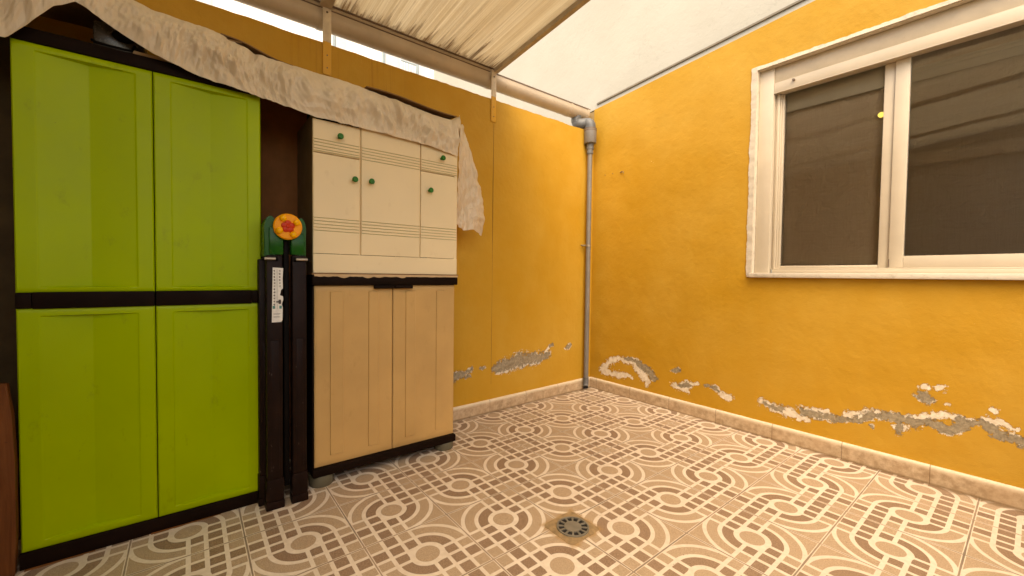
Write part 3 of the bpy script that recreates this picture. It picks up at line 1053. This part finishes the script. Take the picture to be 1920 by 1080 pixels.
# ------------------------------------------------------------------ drain
dr = empty("floor_drain", (.040, -.319, fz(.04, -.319)), "round grey slotted drain grate set in stained mortar in the tiled floor", "drain")
def onf(h):
    return lambda x, y, z: (x, y, z + fz(x, y) + h)
poly = []
for k in range(48):
    a = 2 * math.pi * k / 48
    rad = .079 / max(abs(math.cos(a)), abs(math.sin(a)))
    rad *= 1 + .05 * mnoise.noise(Vector((math.cos(a) * 3, math.sin(a) * 3, 0))) 
    poly.append((.040 + min(rad, .105) * math.cos(a), -.319 + min(rad, .105) * math.sin(a)))
MB().prism(poly, 2, -.004, .0012).xf(onf(0)).build("mortar", MAT['mortar'], dr)
def disc(m, cx, cy, r0_, r1_, z0, z1, a0=0, a1=2 * math.pi, n=40):
    full = abs(a1 - a0 - 2 * math.pi) < 1e-6
    vs = []
    for k in range(n + (0 if full else 1)):
        a = a0 + (a1 - a0) * k / n
        c, s_ = math.cos(a), math.sin(a)
        vs.append([m.b.verts.new((cx + r * c, cy + r * s_, z)) for r, z in ((r0_, z0), (r0_, z1), (r1_, z1), (r1_, z0))])
    N = len(vs)
    for k in range(N if full else N - 1):
        a, b_ = vs[k], vs[(k + 1) % N]
        for q in range(4):
            m.b.faces.new((a[q], b_[q], b_[(q + 1) % 4], a[(q + 1) % 4]))
    if not full:
        m.b.faces.new(vs[0]); m.b.faces.new(vs[-1][::-1])
DX, DY = .044, -.316
m = MB(); disc(m, DX, DY, .0, .060, .0014, .0018); m.xf(onf(0)).build("sump_shade", MAT['drain_dark'], dr)  # black disc painted as the unlit depth under the grate
m = MB(); disc(m, DX, DY, .0563, .062, .0016, .0065, n=60); disc(m, DX, DY, .0001, .033, .0016, .0060, n=60)
for k in range(12):
    a = 2 * math.pi * (k + .5) / 12
    disc(m, DX, DY, .0332, .0561, .0016, .0056, a - .07, a + .07, 4)
m.xf(onf(0)).build("grate", MAT['drain'], dr, True)

# ------------------------------------------------------------------ tall green cabinet
def relief_door(name, X, y0, y1, z0, z1, prof, mat, parent, ny=90, nz=120, side=.022, extra_y=(), extra_z=()):
    """door slab whose front face follows prof(y, z) (metres of recess)"""
    ys = np.unique(np.round(np.concatenate([np.linspace(y0, y1, ny), np.array(extra_y)]), 5))
    zs = np.unique(np.round(np.concatenate([np.linspace(z0, z1, nz), np.array(extra_z)]), 5))
    A, B = np.meshgrid(ys, zs, indexing='ij')
    d = prof(A, B)
    e = np.minimum.reduce([A - y0, y1 - A, B - z0, z1 - B])
    d = d + .004 * (1 - np.sqrt(np.clip(1 - (1 - np.clip(e / .004, 0, 1)) ** 2, 0, 1)))
    n, m_ = A.shape
    # skirt rows that wrap back to the carcass
    def padA(Q, v0, v1, w0, w1):
        Q = np.concatenate([Q[:1] if v0 is None else Q[:1] * 0 + v0, Q, Q[-1:] if v1 is None else Q[-1:] * 0 + v1], 0)
        return np.concatenate([Q[:, :1] if w0 is None else Q[:, :1] * 0 + w0, Q, Q[:, -1:] if w1 is None else Q[:, -1:] * 0 + w1], 1)
    Xf = X - d
    Ap, Bp = padA(A, None, None, None, None), padA(B, None, None, None, None)
    Xp = padA(Xf, X - side, X - side, X - side, X - side)
    return link(name, grid_mesh(name, Xp, Ap, Bp), mat, parent, True)

def sm(a, b, x):
    t = np.clip((x - a) / (b - a), 0, 1)
    return t * t * (3 - 2 * t)

gc = empty("storage_cabinet", (-1.05, -1.575, fz(-.9, -1.6)), "tall lime green two-door plastic cabinet with dark brown frame", "cabinet")
XG = -.892
def green_prof(yc, hy, za, zb, bow=.019):
    def f(A, B):
        ins = sm(0, .0035, hy - np.abs(A - yc)) * sm(0, .0035, B - za) * sm(0, .0035, zb - B)
        v = 1 - np.abs(A - yc) / hy
        endt = sm(0, .05, B - za) * sm(0, .05, zb - B)
        return ins * (.0022 + bow * v)
    return f
zmid0, zmid1 = .8375, .8885
for (y0, y1, yc) in ((-1.916, -1.5775, -1.7445), (-1.5745, -1.238, -1.405)):
    for (z0, z1, za, zb) in ((zmid1 + .001, 1.694, .905, 1.672), (.036, zmid0 - .001, .060, .812)):
        hy = .1225
        dz = .02 * (y0 + 1.75)
        o = relief_door("door", XG, y0, y1, z0, z1, green_prof(yc, hy, za, zb), MAT['green_door'], gc, 90, 100,
                        extra_y=[yc - hy, yc - hy + .0035, yc + hy, yc + hy - .0035, yc], extra_z=[za, za + .0035, zb, zb - .0035])
m = MB()
m.box(-1.226, -.9205, -1.921, -1.233, .004, 1.744, .003)
m.build("carcass", MAT['brown_plastic'], gc, True)
MB().box(-.9043, XG + .003, -1.921, -1.235, 1.6955, 1.740, .004).build("top_rail", MAT['brown_plastic'], gc, True)
MB().box(-.9043, XG + .002, -1.921, -1.235, -.020, .034, .003).build("base_rail", MAT['brown_plastic'], gc, True)
m = MB()
m.box(-.9043, XG + .004, -1.917, -1.881, zmid0, zmid1, .002)
m.box(-.9043, XG + .006, -1.880, -1.5775, zmid0 - .002, zmid1 + .002, .003)
m.box(-.9043, XG + .006, -1.5745, -1.272, zmid0 - .002, zmid1 + .002, .003)
m.box(-.9043, XG + .004, -1.271, -1.238, zmid0, zmid1, .002)
m.build("handle_band", MAT['brown_plastic'], gc, True)
m = MB()
m.box(-.9043, XG + .009, -1.91, -1.600, -.028, -.0205, .002).box(-.9043, XG + .009, -1.597, -1.262, -.023, -.0155, .002)
m.build("plinth_strip", MAT['board'], gc, True)

# ------------------------------------------------------------------ low cabinet with sand doors
bc = empty("low_cabinet", (-1.03, -.68, fz(-.9, -.7)), "low two-door sand plastic cabinet with brown edges under the cream wall unit", "cabinet")
XB = -.860
def rib_prof(ribs, z0, z1):
    def f(A, B):
        d = A * 0 + .006
        for a, b_ in ribs:
            r_ = sm(0, .003, A - a) * sm(0, .003, b_ - A) * sm(0, .003, B - z0) * sm(0, .003, z1 - B)
            d = d - .0055 * r_
        return d
    return f
for (y0, y1, ribs) in ((-1.037, -.6755, ((-.972, -.912), (-.797, -.745))), (-.6715, -.322, ((-.608, -.552), (-.435, -.382)))):
    ex = [q for a, b_ in ribs for q in (a, a + .003, b_ - .003, b_)]
    relief_door("door", XB, y0, y1, .0815, .908, rib_prof(ribs, .125, .881), MAT['tan_door'], bc, 60, 60, extra_y=ex, extra_z=[.125, .128, .881, .878])
MB().box(-1.215, XB - .018, -1.045, -.316, .0805, .9095, .003).build("carcass", MAT['brown_plastic'], bc, True)
m = MB().box(-1.22, XB + .012, -1.050, -.312, .9100, .9560, .005)
# torn strip of packing tape stuck along the edge of the top
m.build("top", MAT['brown_plastic'], bc, True)
MB().box(-1.22, XB + .010, -1.048, -.314, .040, .0800, .006).build("base", MAT['brown_plastic'], bc, True)
m = MB()
for y0, y1 in ((-.775, -.6745), (-.6725, -.577)):
    m.box(XB - .001, XB + .020, y0, y1, .893, .9092, .004)
m.build("handle", MAT['brown_plastic'], bc, True)
for (x, y) in ((-.905, -1.000), (-.905, -.362), (-1.17, -1.0), (-1.17, -.362)):
    z0 = fz(x, y)
    MB().tube([(x, y, z0 - .002), (x, y, z0 + .002), (x, y, .037), (x, y, .0395)], .05, 28, radii=[.049, .052, .054, .053]).build("foot", MAT['foot'], bc, True)
n = 90
m = MB(); prev = None
for k in range(n + 1):
    y = -1.042 + .726 * k / n
    lo = .9545 - abs(mnoise.noise(Vector((y * 18, 2, 0)))) * (.020 if y < -.62 else .004) - .003
    v = [m.b.verts.new((XB + .0150, y, .9605)), m.b.verts.new((XB + .0158, y, lo))]
    if prev:
        m.b.faces.new((prev[0], v[0], v[1], prev[1]))
    prev = v
o = m.build("torn_paper", MAT['card_pale'], bc)
md = o.modifiers.new("thickness", 'SOLIDIFY'); md.thickness = .0008

# ------------------------------------------------------------------ cream wall unit standing on it
hu = empty("wall_unit", (-1.03, -.68, .957), "cream kitchen wall unit with green knobs standing on the low sand cabinet", "cabinet")
XH = -.860
HY0, HY1 = -1.043, -.313
MB().box(-1.20, XH - .021, HY0 + .001, HY0 + .018, .966, 1.672).build("side_panel", MAT['side_panel'], hu)
MB().box(-1.20, XH - .002, HY1 - .018, HY1 - .001, .966, 1.672).build("side_panel", MAT['cream_board'], hu)
MB().box(-1.20, XH - .03, HY0 + .018, HY1 - .018, .966, .984).box(-1.20, -1.19, HY0 + .018, HY1 - .018, .984, 1.66).box(-1.19, XH - .06, HY0 + .018, HY1 - .018, 1.52, 1.535).build("carcass", MAT['brown_plastic'], hu)
MB().box(-1.19, XH - .014, -.840, -.832, .984, 1.668).box(-1.19, XH - .014, -.5335, -.5275, .984, 1.64).build("divider", MAT['cream_board'], hu)
MB().box(-1.215, XH + .010, HY0 - .008, HY1 + .006, .9575, .9655, .001).build("underlay", MAT['card'], hu)
MB().box(XH - .020, XH, HY0, HY1, .966, 1.0515, .0015).build("plinth", MAT['cream_board'], hu)
def gprof(gs):
    def f(A, B):
        d = A * 0
        for g in gs:
            d = d + .0035 * np.clip(1 - np.abs(B - g) / .0022, 0, 1)
        return d
    return f
lowg = [1.212, 1.198, 1.1835, 1.169, 1.155]
topg = [1.558, 1.545, 1.531, 1.517, 1.5035 + .004]
def front(name, y0, y1, z0, z1, gs, lab=None):
    ez = [g + d for g in gs for d in (-.0022, 0, .0022)]
    o = relief_door(name, XH, y0, y1, z0, z1, gprof(gs), MAT['cream_board'], hu, 8, 8, .018, extra_z=ez, extra_y=[y0 + .001, y0 + .002, y0 + .004, y1 - .004, y1 - .002, y1 - .001])
    for g in gs:
        MB().box(XH - .0034, XH - .0018, y0 + .004, y1 - .004, g - .0007, g + .0007).build("groove", MAT['groove'], o)
    if lab:
        o['label'] = lab
    return o
d1 = front("door", HY0, -.8395, 1.054, 1.4985, lowg)
d2 = front("door", -.8325, -.533, 1.054, 1.650, lowg + topg[:4] + [1.5035])
d3 = front("door", -.529, HY1, 1.054, 1.4985, lowg)
w1 = front("drawer", HY0, -.8395, 1.502, 1.646, topg)
w2 = front("drawer", -.529, HY1, 1.502, 1.646, topg)
def knob(y, z, par):
    m = MB()
    m.tube([(XH, y, z), (XH + .004, y, z), (XH + .012, y, z), (XH + .018, y, z), (XH + .026, y, z), (XH + .030, y, z)], .01, 20,
           radii=[.007, .0055, .0058, .0125, .0135, .0100])
    m.build("knob", MAT['knob'], par, True)
knob(-.933, 1.583, w1); knob(-.868, 1.400, d1); knob(-.791, 1.402, d2); knob(-.483, 1.403, d3); knob(-.413, 1.582, w2)

# things lying on the wall unit
bx = MB().box(-1.10, -.905, -1.020, -.905, 1.6735, 1.735, .004).build("black_box", MAT['dark'], None, True, (-1.0, -.96, 1.6735))
tag(bx, "flat black box on top of the cream wall unit under the sheet", "box")
tr_ = empty("wire_tray", (-1.0, -.82, 1.674), "pale wire tray lying on the cream wall unit under the sheet", "tray")
m = MB()
for x in np.linspace(-1.10, -.885, 3):
    m.tube([(x, -.90, 1.684), (x, -.74, 1.684)], .003, 8)
for y in np.linspace(-.90, -.74, 15):
    m.tube([(-1.10, y, 1.690), (-.885, y, 1.690)], .0022, 6)
m.build("wires", MAT['wire'], tr_, True)
MB().tube([(-1.10, -.90, 1.6775), (-.880, -.90, 1.6775), (-.880, -.74, 1.6775), (-1.10, -.74, 1.6775)], .0035, 8).build("rim", MAT['wire'], tr_, True)

# ------------------------------------------------------------------ brown board behind
bb = MB().box(-1.224, -1.212, -1.228, -.985, .01, 1.83, .001).build("hardboard_panel", MAT['board'], None, True, (-1.218, -1.13, .01))
tag(bb, "dark red-brown board standing against the wall between the cabinets", "board")

# ------------------------------------------------------------------ folded play trestle
XT = -.790
ts = empty("play_easel", (XT - .05, -1.155, fz(XT, -1.16)), "folded dark brown plastic easel with green hinges and an orange flower knob", "easel")
def leg(y0, y1, x0, x1, z1):
    m = MB()
    yc = (y0 + y1) / 2; hw_ = (y1 - y0) / 2
    zb = fz(x1, yc)
    m.box(x0, x1, y0 + .004, y1 - .004, zb + .125, z1, .005)
    m.box(x0 + .012, x1 + .0015, y0 + .018, y1 - .018, zb + .16, z1 - .35, .002)
    m.box(x0 - .002, x1 + .003, y0 + .001, y1 - .001, zb + .034, zb + .126, .004)
    o = m.build("leg", MAT['toy_brown'], ts, True)
    MB().box(x0 - .004, x1 + .006, y0 - .001, y1 + .001, zb + .0005, zb + .0335, .004).build("foot_cap", MAT['toy_brown'], o, True)
    return o
l1 = leg(-1.236, -1.170, XT - .05, XT, 1.035)
l2 = leg(-1.142, -1.080, XT - .05, XT, 1.037)
leg(-1.256, -1.205, XT - .125, XT - .062, 1.02)
leg(-1.125, -1.078, XT - .125, XT - .062, 1.02)
def shell(y0, y1, out_left):
    n = 14
    poly = [(y0, 1.030), (y1, 1.030)]
    h = 1.195
    yc = (y0 + y1) / 2; hw_ = (y1 - y0) / 2
    arcp = [(yc + hw_ * math.cos(a), h - .055 + .055 * math.sin(a)) for a in (math.pi * k / n for k in range(n + 1))]
    return MB().prism(poly + arcp, 0, XT - .11, XT - .008, .005)
s1 = shell(-1.238, -1.192, 1).build("hinge_cover", MAT['toy_green'], ts, True)
s2 = shell(-1.122, -1.084, 0).build("hinge_cover", MAT['toy_green'], ts, True)
MB().box(XT - .06, XT - .002, -1.222, -1.170, 1.037, 1.150, .006).build("hinge_block", MAT['toy_green'], ts, True)
MB().box(XT - .06, XT - .002, -1.142, -1.090, 1.039, 1.130, .006).build("hinge_block", MAT['toy_green'], ts, True)
m = MB()
m.tube([(XT - .02, -1.156 + .062 * math.cos(a), 1.168 + .062 * math.sin(a)) for a in (math.pi * (1.02 + .96 * k / 12) for k in range(13))], .010, 12)
m.build("bracket_arm", MAT['toy_green'], ts, True)
MB().box(XT - .07, XT - .025, -1.166, -1.146, .06, 1.11, .004).build("centre_web", MAT['dark'], ts, True)
m = MB().tube([(XT - .02, -1.156, 1.153), (XT + .002, -1.156, 1.153), (XT + .014, -1.156, 1.153), (XT + .018, -1.156, 1.153)], .05, 40, radii=[.050, .053, .053, .049])
kn = m.build("flower_knob", MAT['toy_orange'], ts, True)
for k in range(4):
    a = math.radians(18 + 90 * k + 12)
    MB().sphere((XT + .022, -1.156 + .037 * math.cos(a), 1.153 + .037 * math.sin(a)), .0135, (.8, 1, 1)).build("petal", MAT['toy_orange2'], kn, True)
m = MB()
for k in range(5):
    a = math.radians(90 + 72 * k)
    m.sphere((XT + .0185, -1.156 + .014 * math.cos(a), 1.153 + .014 * math.sin(a)), .0125, (.25, 1, 1))
m.sphere((XT + .02, -1.156, 1.153), .008, (.5, 1, 1))
m.build("flower_centre", MAT['toy_red'], kn, True)
for y0, y1 in ((-1.242, -1.198), (-1.128, -1.080)):
    m = MB().tube([(XT + .008, y0, 1.020), (XT + .008, y1, 1.021)], .0058, 12)
    m.build("hook_rod", MAT['rod'], ts, True)
    MB().tube([(XT + .008, y1 - .002, 1.021), (XT + .008, y1 + .006, 1.021)], .0085, 12).build("rod_end", MAT['dark'], ts, True)
    MB().tube([(XT + .008, y0 - .006, 1.020), (XT + .008, y0 + .002, 1.020)], .0085, 12).build("rod_end", MAT['dark'], ts, True)
# worn paper sticker
sy0, sy1, sz0, sz1 = -1.2135, -1.172, .762, .985
m = MB()
m.prism([(sy0, sz0), (sy0 + .034, sz0), (sy1 - .003, sz0 + .008), (sy1 - .002, .822), (sy1 - .006, .835), (sy1 + .0, .852), (sy1 - .001, .868), (sy1 - .012, .872), (sy1 - .008, .893), (sy1 - .001, .900),
         (sy1 - .002, .94), (sy1, sz1 - .002), (sy0 + .004, sz1)], 0, XT + .0004, XT + .0014)
stk = m.build("sticker", MAT['sticker'], l1)
m = MB()
for k in range(12):
    z = .972 - k * .0125
    for yy, wd in ((sy0 + .006, .009), (sy0 + .026, .007)):
        if yy > sy0 + .02 and k > 5:
            continue
        j = random.uniform(-.001, .001)
        m.box(XT + .0013, XT + .0018, yy + j, yy + wd * random.uniform(.4, .9), z - .0012, z + .0012)
        m.box(XT + .0013, XT + .0018, yy + wd * .4 + j, yy + wd * .4 + .0022, z - .0045, z + .0035)
m.box(XT + .0013, XT + .0018, sy0 + .019, sy0 + .0198, .815, .978)
for z in (.797, .7945, .785, .7825):
    m.box(XT + .0013, XT + .0018, sy0 + .006, sy0 + random.uniform(.025, .034), z - .0005, z + .0005)
m.box(XT + .0013, XT + .0019, sy0 + .016, sy0 + .034, .842, .848)
m.box(XT + .0013, XT + .0019, sy0 + .024, sy0 + .033, .836, .854)
m.build("print", MAT['ink'], stk)
m = MB()
m.box(XT + .0013, XT + .0018, sy0 + .003, sy0 + .012, .817, .829).box(XT + .0013, XT + .0018, sy0 + .027, sy0 + .036, .817, .829)
m.build("print", MAT['teal'], stk)

# ------------------------------------------------------------------ brown board at the far left
m = MB()
m.prism([(-2.14, -.027), (-1.928, -.027), (-1.921, .10), (-1.9205, .35), (-1.925, .50), (-1.935, .60), (-2.14, .62)], 0, -.90, -.872, .003)
lb = m.build("wooden_board", MAT['wood'], None, True, (-.885, -2.03, -.027))
tag(lb, "reddish brown wooden board leaning beside the left edge of the green cabinet", "board")

db = MB().box(-1.15, -1.13, -2.32, -1.962, -.02, 2.02, .002).build("shade_panel", MAT['shade_board'], None, True, (-1.14, -2.1, -.02))  # added panel; its dark colour stands for shade on the wall
tag(db, "narrow dark panel added to stand for the shade left of the green cabinet", "board")
ac = MB().prism([(-2.549, 2.30), (-2.47, 2.30), (-2.455, 2.33), (-2.455, 2.40), (-2.49, 2.44), (-2.549, 2.445)], 0, .20, 1.6, .004).build("reflected_box", MAT['alu'], None, True, (.2, -2.5, 2.3))  # unseen pale box, added to mirror as a bar in the glass
tag(ac, "long pale box added on the grey wall for its reflection in the right window pane", "reflected box")

# ------------------------------------------------------------------ crumpled sheet over everything
LOW = [(-2.32, 1.60), (-2.1, 1.66), (-1.99, 1.69), (-1.928, 1.695), (-1.915, 1.71), (-1.869, 1.768), (-1.82, 1.83), (-1.77, 1.868), (-1.745, 1.856), (-1.675, 1.811), (-1.57, 1.759), (-1.429, 1.719),
       (-1.233, 1.697), (-1.027, 1.668), (-.763, 1.663), (-.509, 1.654), (-.29, 1.630)]
UP = [(-2.32, 1.95), (-1.9, 1.985), (-1.76, 1.978), (-1.654, 1.935), (-1.568, 1.914), (-1.394, 1.905), (-1.251, 1.865), (-1.119, 1.858), (-.889, 1.857), (-.72, 1.842), (-.599, 1.830), (-.45, 1.815), (-.335, 1.812), (-.285, 1.845)]
_cr = []
_rc = random.Random(21)
for _f, _a, _n in ((4.5, .008, 5), (9, .0065, 8), (18, .0052, 10), (36, .0028, 10), (66, .0011, 8)):
    for _k in range(_n):
        _v = Vector((_rc.gauss(0, 1), _rc.gauss(0, 1), _rc.gauss(0, 1))).normalized()
        _cr.append((_v * _f * _rc.uniform(.7, 1.4), _rc.random(), _a * _rc.uniform(.6, 1.3), _rc.random() * 50))
def crumple(p, k=1.0):
    """faceted folds: crossing triangle waves, each fading in and out"""
    q = Vector((p[0], p[1] * .62, p[2]))
    w_ = Vector((mnoise.noise(q * 4), mnoise.noise(q * 4 + Vector((7, 1, 3))), mnoise.noise(q * 4 + Vector((2, 9, 4))))) * .11
    q2 = q + w_
    h = 0
    for v, ph, a, sd_ in _cr:
        t = (q2.dot(v) + ph) % 1.0
        g = max(0.0, min(1.0, .5 + 1.6 * mnoise.noise(q * 3.5 + Vector((sd_, 0, sd_)))))
        h += a * g * (1 - abs(2 * t - 1) * 2)
    return k * (h + .012 * mnoise.noise(q * 3.3))
ny, nt_ = 640, 64
ysn = np.linspace(-2.30, -.288, ny)
lowz = np.interp(ysn, [p[0] for p in LOW], [p[1] for p in LOW])
upz = np.interp(ysn, [p[0] for p in UP], [p[1] for p in UP])
X = np.zeros((ny, nt_)); Y = X.copy(); Z = X.copy()
for i, y in enumerate(ysn):
    xf_ = -.850 if y < -1.2 else -.850 + .008 * min(1, (y + 1.2) / .15)
    for j in range(nt_):
        t = j / 40.0
        if t <= 1:                                  # hanging front
            z = lowz[i] + (upz[i] - lowz[i]) * t
            x = xf_ - .012 * t * t - .05 * t ** 6
            if y < -1.62:
                x += .05 * (1 - t) * 0
            k = .22 + .78 * math.sin(math.pi * min(1, max(0, t))) ** .8
            s = (1.127 - x) / 2.027
            yy = -1.472 + (y + 1.472) * s
            zz_ = .963 + (z - .963) * s
            d = crumple((yy, zz_, 0), k)
            X[i, j], Y[i, j], Z[i, j] = x + d + .010 * t, yy, zz_ + .1 * d
            if j == 0:
                Z[i, j] += .002 * mnoise.noise(Vector((y * 25, 0, 0)))
        else:                                       # over the top, back to the wall
            u = (t - 1) / ((nt_ - 1) / 40.0 - 1)
            x = xf_ - .062 - u * (1.215 + xf_ - .062)
            zf = Z[i, 40]
            d = crumple((Y[i, 40], x * 1.3, 4), .7)
            X[i, j], Y[i, j], Z[i, j] = x + .2 * d * (1 - u), Y[i, 40], zf + .006 * math.sin(min(1, u * 8) * 1.57) + .35 * d * min(1, u * 6) - .02 * u
sh = empty("dust_sheet", (-1.03, -1.2, 1.70), "crumpled beige dust sheet draped over both cabinets and hanging down on the right", "sheet")
link("cover", grid_mesh("cover", X, Y, Z), MAT["sheet"], sh, False)
# the part hanging down at the right hand end
EDGE = [(1.215, -.05), (1.331, -.031), (1.443, -.053), (1.688, -.133), (1.80, -.185), (1.873, -.225)]
nv, nu = 150, 60
X = np.zeros((nv, nu)); Y = X.copy(); Z = X.copy()
for i in range(nv):
    t = i / (nv - 1)
    z = 1.845 - t * (1.845 - 1.215)
    ye = np.interp(z, [e[0] for e in EDGE], [e[1] for e in EDGE])
    for j in range(nu):
        s = j / (nu - 1)
        y = -.296 + (ye + .296) * s
        # starts at the front corner of the sheet and swings back along the side
        x = -.875 - .16 * s * (1 - .3 * t) - .05 * t + .022 * math.sin(s * 7 + t * 2.5)
        zz_ = z + (.012 * math.sin(s * 9 + 1) - .05 * (1 - s) * t ** 3 * -1.0) * t
        f_ = (1.127 - x) / 2.127
        y2 = -1.472 + (y + 1.472) * f_ if s > .15 else y
        y2 = y + (-1.472 + (y + 1.472) * f_ - y) * s
        z2 = zz_ + (.963 + (zz_ - .963) * f_ - zz_) * s
        d = crumple((y2 * 1.2, z2, 7), .55)
        X[i, j], Y[i, j], Z[i, j] = x + d, y2 + .05 * d, z2
link("side_drop", grid_mesh("side_drop", X, Y, Z), MAT["sheet"], sh, False)
for o in sh.children:
    md = o.modifiers.new("thickness", 'SOLIDIFY')
    md.thickness = .0012

# cardboard under and over the sheet
def card(y0, y1, x0, x1, z0a, z1a, lift, label, mat='card', name="cardboard_sheet"):
    m = MB()
    n = 14
    prev = None
    for k in range(n + 1):
        t = k / n
        y = y0 + (y1 - y0) * t
        z = z0a + (z1a - z0a) * t + .006 * math.sin(t * 6)
        v = [m.b.verts.new((x0, y, z)), m.b.verts.new((x1, y, z + lift)), m.b.verts.new((x1, y, z + lift + .005)), m.b.verts.new((x0, y, z + .005))]
        if prev:
            for q in range(4):
                m.b.faces.new((prev[q], v[q], v[(q + 1) % 4], prev[(q + 1) % 4]))
        else:
            m.b.faces.new(v)
        prev = v
    m.b.faces.new(prev[::-1])
    o = m.build(name, MAT[mat], None, False, (x0, (y0 + y1) / 2, z0a))
    return tag(o, label, "cardboard")
card(-.80, -.305, -.885, -1.18, 1.858, 1.838, .03, "brown cardboard flap sticking out at the right end of the crumpled sheet")
card(-1.37, -1.115, -.90, -1.18, 1.905, 1.862, .03, "thin brown cardboard edge on the sheet left of the wide bracket")
card(-1.98, -1.30, -.90, -1.18, 1.885, 1.895, .012, "dark cardboard lining under the sheet above the green cabinet")

# tote and clutter on the green cabinet
tb = empty("storage_tote", (-1.0, -1.66, 1.745), "smoky plastic tote with curved dark handle lying on the green cabinet", "box")
MB().box(-1.15, -.93, -1.735, -1.60, 1.7455, 1.84, .01).build("body", MAT['clear_box'], tb, True)
MB().tube([(-.925, -1.735, 1.765), (-.905, -1.725, 1.752), (-.898, -1.69, 1.748), (-.898, -1.655, 1.748), (-.903, -1.632, 1.751), (-.915, -1.625, 1.775)], .0045, 10).build("handle", MAT['dark'], tb, True)
MB().sphere((-.93, -1.655, 1.805), .032, (.5, 1, .7)).build("lid_knob", MAT['dark'], tb, True)
pf = MB().box(-1.10, -.905, -1.63, -1.50, 1.7455, 1.757, .002).build("folded_card", MAT['card_pale'], None, True, (-1.0, -1.56, 1.7455))
tag(pf, "pale folded card lying on the green cabinet beside the dark tote", "card")
